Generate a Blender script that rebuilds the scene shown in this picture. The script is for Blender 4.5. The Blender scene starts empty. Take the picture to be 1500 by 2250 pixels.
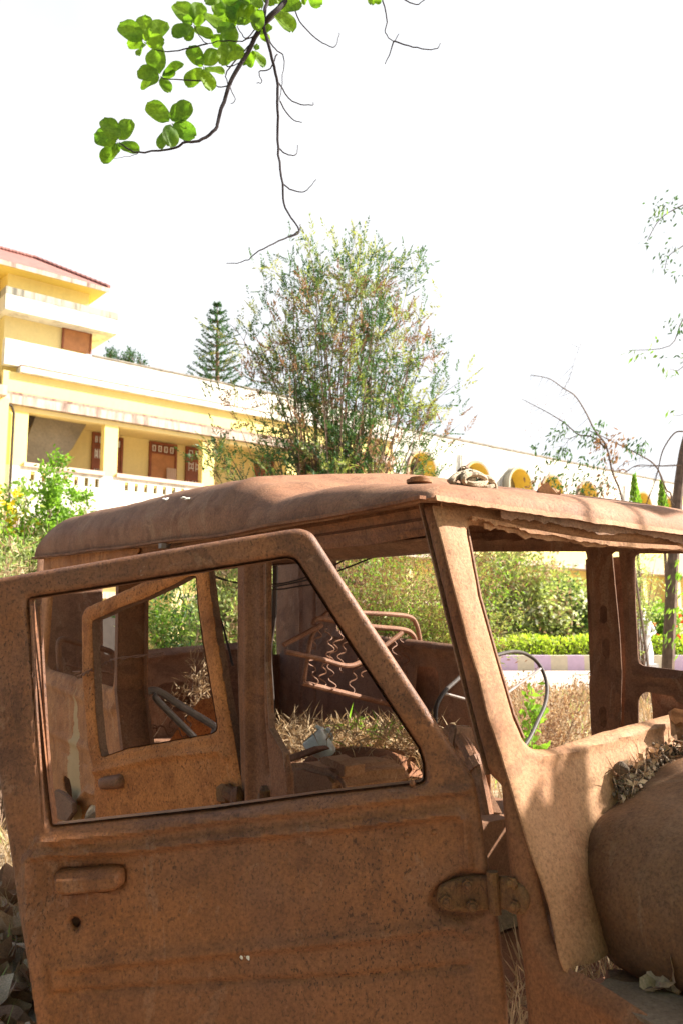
import bpy, bmesh, math, random
import numpy as np
from mathutils import Vector, Matrix, noise as mnoise
random.seed(7); rng = np.random.default_rng(7)
SC = bpy.context.scene; COL = SC.collection
R = math.radians
# ------------------------------------------------------------------ camera
FPX = 1850.0; PH = math.atan(250/FPX); CAM = np.array([0, 0, 1.5])
cd = bpy.data.cameras.new('camera'); cam = bpy.data.objects.new('camera', cd); COL.objects.link(cam)
cam.location = (0, 0, 1.5); cam.rotation_euler = (math.pi/2+PH, 0, 0)
cd.sensor_fit = 'VERTICAL'; cd.sensor_height = 36; cd.lens = FPX/2250*36
cd.clip_start = 0.05; cd.clip_end = 2000
cd.dof.use_dof = True; cd.dof.focus_distance = 1.9; cd.dof.aperture_fstop = 9
SC.camera = cam
# ------------------------------------------------------------------ light
SUN_EL = R(37); SUN_XY = np.array([.993, .11]); SUN_XY = SUN_XY/np.linalg.norm(SUN_XY)
SUN = np.array([SUN_XY[0]*math.cos(SUN_EL), SUN_XY[1]*math.cos(SUN_EL), math.sin(SUN_EL)])
w = bpy.data.worlds.new("World"); SC.world = w; w.use_nodes = True
nt = w.node_tree; nt.nodes.clear()
out = nt.nodes.new('ShaderNodeOutputWorld'); bg = nt.nodes.new('ShaderNodeBackground')
sky = nt.nodes.new('ShaderNodeTexSky'); sky.sky_type = 'NISHITA'; sky.sun_disc = False
sky.sun_elevation = SUN_EL; sky.sun_rotation = math.atan2(SUN[0], SUN[1]); sky.dust_density = 4; sky.air_density = 1
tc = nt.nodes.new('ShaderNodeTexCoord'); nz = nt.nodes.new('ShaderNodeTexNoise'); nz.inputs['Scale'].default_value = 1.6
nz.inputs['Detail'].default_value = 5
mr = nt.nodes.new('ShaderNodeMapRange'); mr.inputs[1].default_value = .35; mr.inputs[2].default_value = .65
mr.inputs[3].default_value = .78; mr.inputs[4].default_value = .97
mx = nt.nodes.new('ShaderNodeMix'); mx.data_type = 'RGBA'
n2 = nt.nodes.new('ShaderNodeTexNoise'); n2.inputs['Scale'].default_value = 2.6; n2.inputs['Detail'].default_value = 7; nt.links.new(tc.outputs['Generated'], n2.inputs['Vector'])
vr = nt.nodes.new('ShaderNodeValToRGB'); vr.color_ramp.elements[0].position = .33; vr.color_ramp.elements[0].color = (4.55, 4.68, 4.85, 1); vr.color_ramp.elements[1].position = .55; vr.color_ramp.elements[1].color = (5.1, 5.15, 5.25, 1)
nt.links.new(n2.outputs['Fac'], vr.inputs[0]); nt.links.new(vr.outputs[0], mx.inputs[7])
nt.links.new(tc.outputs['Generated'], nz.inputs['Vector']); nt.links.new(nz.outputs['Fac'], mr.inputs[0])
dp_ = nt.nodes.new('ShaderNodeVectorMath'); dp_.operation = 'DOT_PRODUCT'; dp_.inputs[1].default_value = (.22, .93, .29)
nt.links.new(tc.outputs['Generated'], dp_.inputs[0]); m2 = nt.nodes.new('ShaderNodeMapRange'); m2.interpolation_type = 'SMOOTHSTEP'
m2.inputs[1].default_value = .30; m2.inputs[2].default_value = .72; m2.inputs[3].default_value = .06; m2.inputs[4].default_value = 1  # bright veil confined around the view direction, shaped to lower the fill light
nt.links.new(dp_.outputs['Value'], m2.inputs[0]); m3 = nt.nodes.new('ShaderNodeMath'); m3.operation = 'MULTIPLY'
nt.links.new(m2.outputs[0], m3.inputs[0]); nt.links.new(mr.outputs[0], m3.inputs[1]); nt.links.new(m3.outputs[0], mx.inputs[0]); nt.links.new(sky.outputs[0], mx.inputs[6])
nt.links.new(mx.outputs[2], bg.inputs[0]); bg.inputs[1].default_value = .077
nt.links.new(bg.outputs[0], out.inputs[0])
ld = bpy.data.lights.new('sun', 'SUN'); ld.energy = 5; ld.angle = R(.5); ld.color = (1, .94, .84)
lo = bpy.data.objects.new('sun', ld); COL.objects.link(lo)
lo.rotation_euler = Vector(-SUN).to_track_quat('-Z', 'Y').to_euler()
SC.view_settings.view_transform = 'Standard'; SC.view_settings.look = 'None'
SC.view_settings.exposure = 1.6; SC.view_settings.gamma = 1
SC.cycles.max_bounces = 8; SC.cycles.transparent_max_bounces = 8
# ------------------------------------------------------------------ projection helpers (a pixel of the 1500x2250 picture -> a point on a real plane)
FWV = np.array([0, math.cos(PH), math.sin(PH)]); UPV = np.array([0, -math.sin(PH), math.cos(PH)]); RTV = np.array([1., 0, 0])
def ray(x, y): return FWV + RTV*(x-750)/FPX - UPV*(y-1125)/FPX
class Plane:
    def __init__(s, O, U, V):
        s.O = np.array(O, float); s.U = np.array(U, float)/np.linalg.norm(U); V = np.array(V, float)
        V = V-s.U*(V@s.U); s.V = V/np.linalg.norm(V); s.N = np.cross(s.U, s.V)
        if s.N@(CAM-s.O) < 0: s.N = -s.N
    def hit(s, px, py, off=0):
        d = ray(px, py); P = s.O+s.N*off; return CAM+d*(((P-CAM)@s.N)/(d@s.N))
    def uv(s, px, py):
        p = s.hit(px, py)-s.O; return (p@s.U, p@s.V)
    def uvs(s, pts): return [s.uv(*p) for p in pts]
    def map(s, xy, h): return s.O+np.outer(xy[:, 0], s.U)+np.outer(xy[:, 1], s.V)+np.outer(h, s.N)
TH = R(35); JF = np.array([math.sin(TH), -math.cos(TH), 0]); JR = np.array([math.cos(TH), math.sin(TH), 0]); JO = np.array([-.247, 2.35, 0])
def W(x, y, z): return JO+JF*x+JR*y+np.array([0, 0, z])
Z = np.array([0, 0, 1.])
# ------------------------------------------------------------------ object helpers
def tag(o, label=None, cat=None, group=None, kind=None):
    if label: o['label'] = label
    if cat: o['category'] = cat
    if group: o['group'] = group
    if kind: o['kind'] = kind
    return o
def empty(name, loc, label, cat, group=None):
    o = bpy.data.objects.new(name, None); COL.objects.link(o); o.location = loc; o.empty_display_size = .2
    return tag(o, label, cat, group)
def wloc(o):
    v = Vector(o.location)
    while o.parent: o = o.parent; v = v+Vector(o.location)
    return v
def obj(name, V, Fc, mat, parent=None, smooth=True, angle=35):
    me = bpy.data.meshes.new(name)
    V = np.asarray(V, float)
    if parent is not None: V = V-np.array(wloc(parent))
    me.from_pydata([tuple(v) for v in V], [], [tuple(f) for f in Fc]); me.update()
    o = bpy.data.objects.new(name, me); COL.objects.link(o)
    me.materials.append(mat)
    if smooth:
        me.polygons.foreach_set('use_smooth', [True]*len(me.polygons))
        try: me.set_sharp_from_angle(angle=R(angle))
        except Exception: pass
    if parent is not None: o.parent = parent
    return o
class MB:
    def __init__(s): s.v = []; s.f = []
    def add(s, V, Fc):
        n = len(s.v); s.v += [tuple(v) for v in V]; s.f += [tuple(i+n for i in f) for f in Fc]; return s
    def box(s, O, A, B, C):
        O, A, B, C = [np.array(a, float) for a in (O, A, B, C)]
        V = [O, O+A, O+A+B, O+B, O+C, O+A+C, O+A+B+C, O+B+C]
        return s.add(V, [(0, 3, 2, 1), (4, 5, 6, 7), (0, 1, 5, 4), (1, 2, 6, 5), (2, 3, 7, 6), (3, 0, 4, 7)])
    def prism(s, pts, D):
        pts = [np.array(p, float) for p in pts]; n = len(pts); D = np.array(D, float)
        return s.add(pts+[p+D for p in pts], [tuple(range(n))[::-1], tuple(range(n, 2*n))]+[(i, (i+1) % n, (i+1) % n+n, i+n) for i in range(n)])
    def tube(s, pts, r, n=8, closed=False, cap=True):
        P = np.array(pts, float); m = len(P)
        rr = np.array([r]*m if np.isscalar(r) else r, float)
        T = np.roll(P, -1, 0)-np.roll(P, 1, 0) if closed else np.gradient(P, axis=0)
        T = T/(np.linalg.norm(T, axis=1)[:, None]+1e-9)
        a = np.array([.31, .17, .93]); V = []
        N = np.cross(T[0], a); N /= np.linalg.norm(N)+1e-9
        for i in range(m):
            N = N-T[i]*(N@T[i]); N /= np.linalg.norm(N)+1e-9; B = np.cross(T[i], N)
            for k in range(n):
                t = 2*math.pi*k/n; V.append(P[i]+rr[i]*(math.cos(t)*N+math.sin(t)*B))
        Fc = []
        for i in range(m if closed else m-1):
            j = (i+1) % m
            for k in range(n): Fc.append((i*n+k, i*n+(k+1) % n, j*n+(k+1) % n, j*n+k))
        if cap and not closed: Fc += [tuple(range(n))[::-1], tuple(range((m-1)*n, m*n))]
        return s.add(V, Fc)
    def ball(s, c, r, n=8, m=6, jit=0):
        r = np.array([r]*3 if np.isscalar(r) else r, float); V = []; Fc = []
        for i in range(m+1):
            a = math.pi*i/m
            for k in range(n):
                b = 2*math.pi*k/n; d = np.array([math.sin(a)*math.cos(b), math.sin(a)*math.sin(b), math.cos(a)])
                j = 1+jit*(mnoise.noise(Vector(d*1.7+np.array(c)*31)))
                V.append(np.array(c)+d*r*j)
        for i in range(m):
            for k in range(n): Fc.append((i*n+k, (i+1)*n+k, (i+1)*n+(k+1) % n, i*n+(k+1) % n))
        return s.add(V, Fc)
    def build(s, name, mat, parent=None, smooth=True, angle=35): return obj(name, s.v, s.f, mat, parent, smooth, angle)
def cr(pts, n=6, closed=False):
    P = np.array(pts, float); m = len(P); o = []
    for i in range(m if closed else m-1):
        p0 = P[(i-1) % m] if closed or i > 0 else P[0]; p1 = P[i]; p2 = P[(i+1) % m]; p3 = P[(i+2) % m] if closed or i+2 < m else P[-1]
        for k in range(n):
            t = k/n; o.append(.5*((2*p1)+(-p0+p2)*t+(2*p0-5*p1+4*p2-p3)*t*t+(-p0+3*p1-3*p2+p3)*t**3))
    if not closed: o.append(P[-1])
    return o
def roundp(pts, r, n=5):
    P = [np.array(p, float) for p in pts]; o = []; m = len(P)
    rs = r if hasattr(r, '__len__') else [r]*m
    for i in range(m):
        a, b, c = P[i-1], P[i], P[(i+1) % m]
        la = np.linalg.norm(a-b); lc = np.linalg.norm(c-b); q = min(rs[i], la*.45, lc*.45)
        if q < 1e-5: o.append(b); continue
        s0 = b+(a-b)/la*q; s1 = b+(c-b)/lc*q
        for k in range(n+1):
            t = k/n; o.append((1-t)**2*s0+2*t*(1-t)*b+t*t*s1)
    return o
def psdf(X, poly):
    P = np.array(poly, float); d = np.full(len(X), 1e9); ins = np.zeros(len(X), bool)
    for i in range(len(P)):
        a = P[i]; b = P[(i+1) % len(P)]; e = b-a; wv = X-a
        t = np.clip((wv@e)/(e@e+1e-12), 0, 1); q = wv-np.outer(t, e); d = np.minimum(d, (q**2).sum(1))
        c1 = (a[1] <= X[:, 1]) & (b[1] > X[:, 1]); c2 = (a[1] > X[:, 1]) & (b[1] <= X[:, 1])
        cr_ = e[0]*wv[:, 1]-e[1]*wv[:, 0]
        ins ^= (c1 & (cr_ > 0)) | (c2 & (cr_ < 0))
    d = np.sqrt(d); return np.where(ins, -d, d)
def nfield(X, s, seed=0, oct=3):
    # cheap value noise
    o = np.zeros(len(X)); amp = 1; tot = 0
    for k in range(oct):
        Y = X*s*(2**k)+seed*7.3+k*11; i = np.floor(Y).astype(int); fr = Y-i; fr = fr*fr*(3-2*fr)
        def hsh(a, b): v = np.sin(a*127.1+b*311.7+seed*17)*43758.5453; return v-np.floor(v)
        n = (hsh(i[:, 0], i[:, 1])*(1-fr[:, 0])+hsh(i[:, 0]+1, i[:, 1])*fr[:, 0])*(1-fr[:, 1])+(hsh(i[:, 0], i[:, 1]+1)*(1-fr[:, 0])+hsh(i[:, 0]+1, i[:, 1]+1)*fr[:, 0])*fr[:, 1]
        o += amp*(n*2-1); tot += amp; amp *= .5
    return o/tot
def sstep(a, b, x): t = np.clip((x-a)/(b-a), 0, 1); return t*t*(3-2*t)
def sheet(name, mapf, poly, holes=(), cell=.01, th=.01, hf=None, mat=None, parent=None, tear=0, tears=40, roll=.004, rollr=.012, wav=.0015):
    """A pressed steel sheet: outline and holes in the sheet's own metres, embossed by hf, with a real thickness."""
    P = np.array(poly); lo_ = P.min(0)-cell; hi = P.max(0)+cell
    nx = int((hi[0]-lo_[0])/cell)+2; ny = int((hi[1]-lo_[1])/cell)+2
    gx, gy = np.meshgrid(lo_[0]+np.arange(nx)*cell, lo_[1]+np.arange(ny)*cell, indexing='ij')
    X = np.stack([gx.ravel(), gy.ravel()], 1)
    def sd(X):
        s = psdf(X, poly)
        for h in holes: s = np.maximum(s, -psdf(X, h))
        if tear: s = s+tear*np.maximum(nfield(X, tears, 3, 3), -.2)
        return s
    s = sd(X); e = cell*.2
    gX = np.stack([sd(X+[e, 0])-sd(X-[e, 0]), sd(X+[0, e])-sd(X-[0, e])], 1); gl = np.linalg.norm(gX, axis=1)[:, None]+1e-9
    inside = s < cell*.45
    idx = np.arange(nx*ny).reshape(nx, ny)
    a, b, c, d = idx[:-1, :-1].ravel(), idx[1:, :-1].ravel(), idx[1:, 1:].ravel(), idx[:-1, 1:].ravel()
    C4 = np.stack([a, b, c, d], 1); I4 = inside[C4]; cnt = I4.sum(1); mid_ = s[C4].mean(1) < cell*.35
    Q = C4[(cnt == 4) & mid_]; T3 = C4[(cnt == 3) & mid_]; m3_ = I4[(cnt == 3) & mid_]
    Tt = np.array([row[mm] for row, mm in zip(T3, m3_)]).reshape(-1, 3)
    def edges(Q, Tt):
        e_ = [Q[:, [i, (i+1) % 4]] for i in range(4)]+[Tt[:, [i, (i+1) % 3]] for i in range(3)]
        return np.concatenate(e_)
    E = edges(Q, Tt).astype(np.int64); N__ = nx*ny
    key = E[:, 0]*N__+E[:, 1]; rk = E[:, 1]*N__+E[:, 0]; bdm = ~np.isin(key, rk)
    bv = np.unique(E[bdm]); X2 = X.copy()
    for _ in range(3):
        sb = sd(X2[bv]); gb = np.stack([sd(X2[bv]+[e, 0])-sd(X2[bv]-[e, 0]), sd(X2[bv]+[0, e])-sd(X2[bv]-[0, e])], 1); gb /= np.linalg.norm(gb, axis=1)[:, None]+1e-9
        X2[bv] -= gb*np.clip(sb, -cell*.9, cell*.9)[:, None]
    used = np.unique(np.concatenate([Q.ravel(), Tt.ravel()])); re = np.full(nx*ny, -1); re[used] = np.arange(len(used)); Q = re[Q]; Tt = re[Tt]; X2 = X2[used]
    dd = -np.minimum(sd(X2), 0)
    h = hf(X2, dd) if hf else np.zeros(len(X2))
    h = h-roll*(1-np.clip(dd/rollr, 0, 1))**2+wav*nfield(X2, 5, 2, 2)
    A = mapf(X2, h); Bk = mapf(X2, h-th); n = len(A)
    Vv = np.concatenate([A, Bk])
    E = edges(Q, Tt); key = E[:, 0].astype(np.int64)*n+E[:, 1]; rk = E[:, 1].astype(np.int64)*n+E[:, 0]
    bd = E[~np.isin(key, rk)]
    AF = Q.tolist()+Tt.tolist()
    Fc = [tuple(q) for q in AF]+[tuple(x+n for x in q[::-1]) for q in AF]+[(int(p), int(p)+n, int(q)+n, int(q)) for p, q in bd]
    # orient outwards: front faces should follow map normal
    q0 = Q[len(Q)//2]; nn = np.cross(A[q0[1]]-A[q0[0]], A[q0[2]]-A[q0[0]]); dirn = A[q0[0]]-Bk[q0[0]]
    if nn@dirn < 0: Fc = [f[::-1] for f in Fc]
    return obj(name, Vv, Fc, mat, parent, True, 50)
# ------------------------------------------------------------------ materials
def mat(name): m = bpy.data.materials.new(name); m.use_nodes = True; return m, m.node_tree, m.node_tree.nodes['Principled BSDF']
def N_(t, ty, **k):
    n = t.nodes.new(ty)
    for a, b in k.items():
        if a.startswith('i'):
            n.inputs[int(a[1:]) if a[1:].isdigit() else a[1:]].default_value = b
        else: setattr(n, a, b)
    return n
def ramp(t, src, stops):
    n = t.nodes.new('ShaderNodeValToRGB'); t.links.new(src, n.inputs[0]); e = n.color_ramp.elements
    while len(e) < len(stops): e.new(.5)
    for q, (p, c) in zip(e, stops): q.position = p; q.color = (*c, 1) if len(c) == 3 else c
    return n.outputs[0]
def noise(t, scale, detail=5, rough=.55, vec=None, dist=0):
    n = t.nodes.new('ShaderNodeTexNoise'); n.inputs['Scale'].default_value = scale; n.inputs['Detail'].default_value = detail
    n.inputs['Roughness'].default_value = rough; n.inputs['Distortion'].default_value = dist
    if vec is not None: t.links.new(vec, n.inputs['Vector'])
    return n.outputs['Fac']
def mixc(t, fac, a, b, mode='MIX'):
    n = t.nodes.new('ShaderNodeMix'); n.data_type = 'RGBA'; n.blend_type = mode
    for i, v in ((0, fac), (6, a), (7, b)):
        if isinstance(v, (int, float)): n.inputs[i].default_value = v
        elif isinstance(v, tuple): n.inputs[i].default_value = (*v, 1)
        else: t.links.new(v, n.inputs[i])
    return n.outputs[2]
def mult(t, a, b):
    n = t.nodes.new('ShaderNodeMath'); n.operation = 'MULTIPLY'
    for i, v in ((0, a), (1, b)):
        if isinstance(v, (int, float)): n.inputs[i].default_value = v
        else: t.links.new(v, n.inputs[i])
    return n.outputs[0]
def obco(t, sc=(1, 1, 1)):
    c = t.nodes.new('ShaderNodeTexCoord'); m = t.nodes.new('ShaderNodeMapping'); m.inputs['Scale'].default_value = sc
    t.links.new(c.outputs['Object'], m.inputs[0]); return m.outputs[0]
def rust(name, c_mid, c_or, c_dk, c_dust, dust=.3, speck=.5, bump=.25, rough=.8, drip=.25, speck_scale=230):
    m, t, p = mat(name); v = obco(t); vd = obco(t, (1, 1, .18))
    big = noise(t, 3.0, 7, .62, v, .5); med = noise(t, 9, 6, .65, v); fine = noise(t, 160, 4, .7, v); dr = noise(t, 22, 4, .6, vd)
    col = mixc(t, ramp(t, big, [(.38, (0, 0, 0)), (.64, (1, 1, 1))]), c_mid, c_or)
    col = mixc(t, mult(t, ramp(t, med, [(.45, (0, 0, 0)), (.75, (1, 1, 1))]), .7), col, c_dk)
    col = mixc(t, mult(t, ramp(t, dr, [(.5, (0, 0, 0)), (.72, (1, 1, 1))]), drip), col, c_dk)
    d2 = noise(t, 4.1, 7, .7, v, .6)
    col = mixc(t, mult(t, ramp(t, d2, [(.40, (0, 0, 0)), (.7, (1, 1, 1))]), dust), col, c_dust)
    # flaked scale with hard edges, pale weathered runs, lower parts a stronger orange
    fk = noise(t, 7.5, 9, .78, v, .9); col = mixc(t, mult(t, ramp(t, fk, [(.545, (0, 0, 0)), (.565, (1, 1, 1))]), .45), col, c_dk)
    fk2 = noise(t, 5.2, 9, .75, obco(t, (1, 1, .55)), 1.3); col = mixc(t, mult(t, ramp(t, fk2, [(.575, (0, 0, 0)), (.60, (1, 1, 1))]), .40), col, c_dust)
    st = noise(t, 30, 5, .6, obco(t, (1, 1, .07))); col = mixc(t, mult(t, ramp(t, st, [(.52, (0, 0, 0)), (.70, (1, 1, 1))]), .22), col, c_or)
    sz = t.nodes.new('ShaderNodeSeparateXYZ'); t.links.new(v, sz.inputs[0]); zr = t.nodes.new('ShaderNodeMapRange'); zr.inputs[1].default_value = 1.3; zr.inputs[2].default_value = .6; zr.inputs[3].default_value = 0; zr.inputs[4].default_value = .5
    t.links.new(sz.outputs[2], zr.inputs[0]); col = mixc(t, zr.outputs[0], col, tuple(q*k_ for q, k_ in zip(c_or, (1.05, .92, .7))))
    # fine mottling and dark pits
    col = mixc(t, .85, col, ramp(t, fine, [(.25, (.45, .42, .4)), (.5, (1, 1, 1)), (.78, (1.5, 1.45, 1.4))]), 'MULTIPLY')
    vs = noise(t, speck_scale, 2, .5, obco(t, (1, 1, .6)))
    pm = noise(t, 3.3, 3, .5, v)
    sp = mult(t, ramp(t, vs, [(.58, (0, 0, 0)), (.66, (1, 1, 1))]), ramp(t, pm, [(.35, (.25,)*3), (.62, (1,)*3)]))
    col = mixc(t, mult(t, sp, speck), col, tuple(x*.45 for x in c_dk))
    # pale bird lime and scratches, very sparse
    ws = noise(t, 34, 3, .6, v, 1.5); col = mixc(t, mult(t, ramp(t, ws, [(.765, (0, 0, 0)), (.80, (1, 1, 1))]), .5), col, (.5, .45, .4))
    t.links.new(col, p.inputs['Base Color'])
    rr = t.nodes.new('ShaderNodeMapRange'); rr.inputs[3].default_value = rough-.18; rr.inputs[4].default_value = rough+.12
    t.links.new(med, rr.inputs[0]); t.links.new(rr.outputs[0], p.inputs['Roughness'])
    p.inputs['Specular IOR Level'].default_value = .35
    b1 = N_(t, 'ShaderNodeBump'); b1.inputs['Strength'].default_value = bump; b1.inputs['Distance'].default_value = .002
    add = N_(t, 'ShaderNodeMath', operation='ADD'); t.links.new(fine, add.inputs[0]); t.links.new(mult(t, sp, -.8), add.inputs[1])
    t.links.new(add.outputs[0], b1.inputs['Height'])
    b2 = N_(t, 'ShaderNodeBump'); b2.inputs['Strength'].default_value = bump*.9; b2.inputs['Distance'].default_value = .01
    t.links.new(med, b2.inputs['Height']); t.links.new(b1.outputs[0], b2.inputs['Normal']); t.links.new(b2.outputs[0], p.inputs['Normal'])
    return m
M = {}
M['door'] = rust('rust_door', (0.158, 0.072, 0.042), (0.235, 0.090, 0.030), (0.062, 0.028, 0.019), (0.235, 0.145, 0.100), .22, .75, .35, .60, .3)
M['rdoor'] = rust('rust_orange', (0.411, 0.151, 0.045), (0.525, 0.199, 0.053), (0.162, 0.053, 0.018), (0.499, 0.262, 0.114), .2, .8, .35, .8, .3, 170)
M['side'] = rust('rust_side', (0.370, 0.142, 0.051), (0.517, 0.217, 0.070), (0.161, 0.060, 0.024), (0.493, 0.282, 0.143), .3, .4, .3, .8, .6)
M['roof'] = rust('rust_roof', (0.233, 0.104, 0.053), (0.280, 0.128, 0.064), (0.132, 0.054, 0.028), (0.350, 0.209, 0.123), .4, .3, .35, .8, .15)
M['front'] = rust('rust_front', (0.308, 0.151, 0.075), (0.372, 0.188, 0.091), (0.177, 0.076, 0.037), (0.420, 0.257, 0.143), .5, .25, .3, .8, .2)
M['pillar'] = rust('rust_pillar', (0.188, 0.075, 0.036), (0.261, 0.103, 0.040), (0.090, 0.037, 0.018), (0.270, 0.151, 0.085), .3, .45, .35, .8, .4)
M['inner'] = rust('rust_inner', (0.200, 0.108, 0.070), (0.250, 0.125, 0.070), (0.090, 0.045, 0.032), (0.320, 0.225, 0.160), .25, .3, .25, .85, .3)
M['fender'] = rust('rust_fender', (0.134, 0.058, 0.026), (0.187, 0.085, 0.033), (0.067, 0.032, 0.019), (0.242, 0.158, 0.097), .45, .35, .35, .78, .5)
M['tube'] = rust('rust_tube', (0.208, 0.094, 0.052), (0.264, 0.122, 0.065), (0.096, 0.040, 0.023), (0.288, 0.180, 0.117), .3, .3, .3, .7, 0)
M['dirty'] = rust('dusty_ledge', (0.153, 0.108, 0.076), (0.173, 0.123, 0.086), (0.082, 0.044, 0.029), (0.194, 0.148, 0.110), .6, .2, .4, .95, 0)
M['hinge'] = rust('rust_hinge', (0.100, 0.045, 0.028), (0.160, 0.065, 0.028), (0.030, 0.018, 0.015), (0.300, 0.170, 0.050), .55, .5, .5, .8, 0)
def plain(name, c, rough=.8, var=.25, scale=8, bump=.1, trans=0, spec=.3, bs=40):
    m, t, p = mat(name); v = obco(t); n = noise(t, scale, 6, .6, v); f = noise(t, scale*9, 4, .6, v)
    a = tuple(x*(1-var) for x in c); b = tuple(min(x*(1+var), 1) for x in c)
    col = mixc(t, ramp(t, n, [(.3, (0, 0, 0)), (.7, (1, 1, 1))]), a, b)
    col = mixc(t, .4, col, ramp(t, f, [(.3, (.6,)*3), (.7, (1.2,)*3)]), 'MULTIPLY')
    t.links.new(col, p.inputs['Base Color']); p.inputs['Roughness'].default_value = rough; p.inputs['Specular IOR Level'].default_value = spec
    if bump:
        b1 = N_(t, 'ShaderNodeBump'); b1.inputs['Strength'].default_value = bump; b1.inputs['Distance'].default_value = .01
        t.links.new(noise(t, bs, 5, .6, v), b1.inputs['Height']); t.links.new(b1.outputs[0], p.inputs['Normal'])
    return m
def leafmat(name, c1, c2, tr=.45, scale=3, rough=.5, tint=(1.5, 1.7, .7)):
    m, t, p = mat(name); v = obco(t)
    n1 = noise(t, scale, 3, .6, v); n2 = noise(t, scale*17, 2, .6, v)
    col = mixc(t, ramp(t, n1, [(.35, (0, 0, 0)), (.65, (1, 1, 1))]), c1, c2)
    col = mixc(t, .6, col, ramp(t, n2, [(.3, (.55,)*3), (.7, (1.35,)*3)]), 'MULTIPLY')
    t.links.new(col, p.inputs['Base Color']); p.inputs['Roughness'].default_value = rough; p.inputs['Specular IOR Level'].default_value = .25
    tb = N_(t, 'ShaderNodeBsdfTranslucent'); ms = N_(t, 'ShaderNodeMixShader'); ms.inputs[0].default_value = tr
    tcol = mixc(t, 1.0, col, tint, 'MULTIPLY'); t.links.new(tcol, tb.inputs[0])
    o = t.nodes['Material Output']; t.links.new(p.outputs[0], ms.inputs[1]); t.links.new(tb.outputs[0], ms.inputs[2]); t.links.new(ms.outputs[0], o.inputs[0])
    return m
M['leafbig'] = leafmat('almond_leaf', (.085, .17, .022), (.20, .32, .03), .5, 4)
M['conifer'] = leafmat('conifer_green', (.045, .10, .045), (.09, .16, .06), .35, 1.5)
M['coniferl'] = leafmat('conifer_light', (.23, .28, .10), (.38, .36, .15), .35, 2)
M['drybrown'] = leafmat('dry_foliage', (.24, .14, .08), (.38, .24, .13), .3, 2, .8, (1.2, 1, .8))
M['norfolk'] = leafmat('norfolk_green', (.03, .085, .04), (.055, .13, .055), .25, .5)
M['brightgreen'] = leafmat('bright_leaf', (.16, .28, .04), (.24, .38, .07), .45, 2)
M['shrub'] = leafmat('shrub_leaf', (.28, .34, .15), (.44, .46, .24), .4, 1)
M['hedge'] = leafmat('hedge_leaf', (.32, .42, .05), (.46, .52, .08), .45, 2)
M['yellow'] = leafmat('yellow_petal', (.75, .55, .03), (.85, .65, .05), .3, 3)
M['petalw'] = leafmat('white_petal', (.75, .72, .68), (.85, .82, .8), .3, 3)
M['petalr'] = leafmat('red_petal', (.55, .06, .03), (.7, .12, .05), .3, 3)
M['straw'] = leafmat('dry_grass', (.36, .26, .15), (.52, .40, .25), .3, 3, .8, (1.2, 1, .8))
M['deadleaf'] = leafmat('dead_leaf', (.46, .29, .17), (.68, .51, .35), .12, 9, .75, (1.2, 1, .8))
M['bark'] = plain('bark', (.17, .12, .09), .9, .35, 12, .5)
M['twig'] = plain('twig', (.035, .025, .028), .8, .3, 12, .2)
M['barkd'] = plain('bark_dry', (.20, .13, .09), .9, .35, 6, .3)
M['rope'] = plain('rope_fibre', (.42, .34, .25), .95, .3, 60, .6, bs=200)
M['ropeg'] = plain('rope_green', (.03, .16, .13), .8, .3, 60, .3)
M['wire'] = plain('wire_rubber', (.03, .02, .018), .7, .3, 30, 0)
M['rubber'] = plain('black_rubber', (.045, .032, .026), .55, .4, 20, .2)
M['steel'] = plain('worn_steel', (.22, .18, .16), .35, .4, 14, .1, spec=.6)
M['plastic'] = plain('jug_plastic', (.82, .86, .84), .35, .08, 12, 0)
# ------------------------------------------------------------------ ground
m, t, p = mat('ground'); v = obco(t)
g1 = noise(t, .35, 6, .6, v); g2 = noise(t, 5, 7, .7, v); g3 = noise(t, 60, 4, .7, v)
c = mixc(t, ramp(t, g1, [(.4, (0, 0, 0)), (.6, (1, 1, 1))]), (.34, .25, .17), (.26, .20, .11))
c = mixc(t, ramp(t, g2, [(.45, (0, 0, 0)), (.7, (1, 1, 1))]), c, (.42, .33, .24))
c = mixc(t, .7, c, ramp(t, g3, [(.3, (.5,)*3), (.7, (1.3,)*3)]), 'MULTIPLY')
t.links.new(c, p.inputs['Base Color']); p.inputs['Roughness'].default_value = 1; b = N_(t, 'ShaderNodeBump'); b.inputs['Distance'].default_value = .03; b.inputs['Strength'].default_value = .6
t.links.new(g2, b.inputs['Height']); t.links.new(b.outputs[0], p.inputs['Normal']); M['ground'] = m
M['path'] = plain('path_concrete', (.52, .43, .36), .95, .15, 1.2, .2)
G = MB(); xs = np.concatenate([[-600, -200, -80], np.linspace(-40, 40, 60), [80, 200, 600]]); ys = np.concatenate([[-300, -60], np.linspace(-8, 60, 60), [120, 300, 900]])
for y in ys:
    for x in xs:
        G.v.append((x, y, .05*mnoise.noise(Vector((x*.3, y*.3, 0))) if abs(x) < 41 and y < 25 else -.02))
nx = len(xs)
for j in range(len(ys)-1):
    for i in range(nx-1): G.f.append((j*nx+i, j*nx+i+1, (j+1)*nx+i+1, (j+1)*nx+i))
tag(G.build('ground', M['ground']), kind='structure')
P0 = MB(); P0.box((-30, 19.5, -.05), (80, 0, 0), (0, 8.5, 0), (0, 0, .09)); tag(P0.build('path', M['path'], smooth=False), kind='structure')

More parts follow.
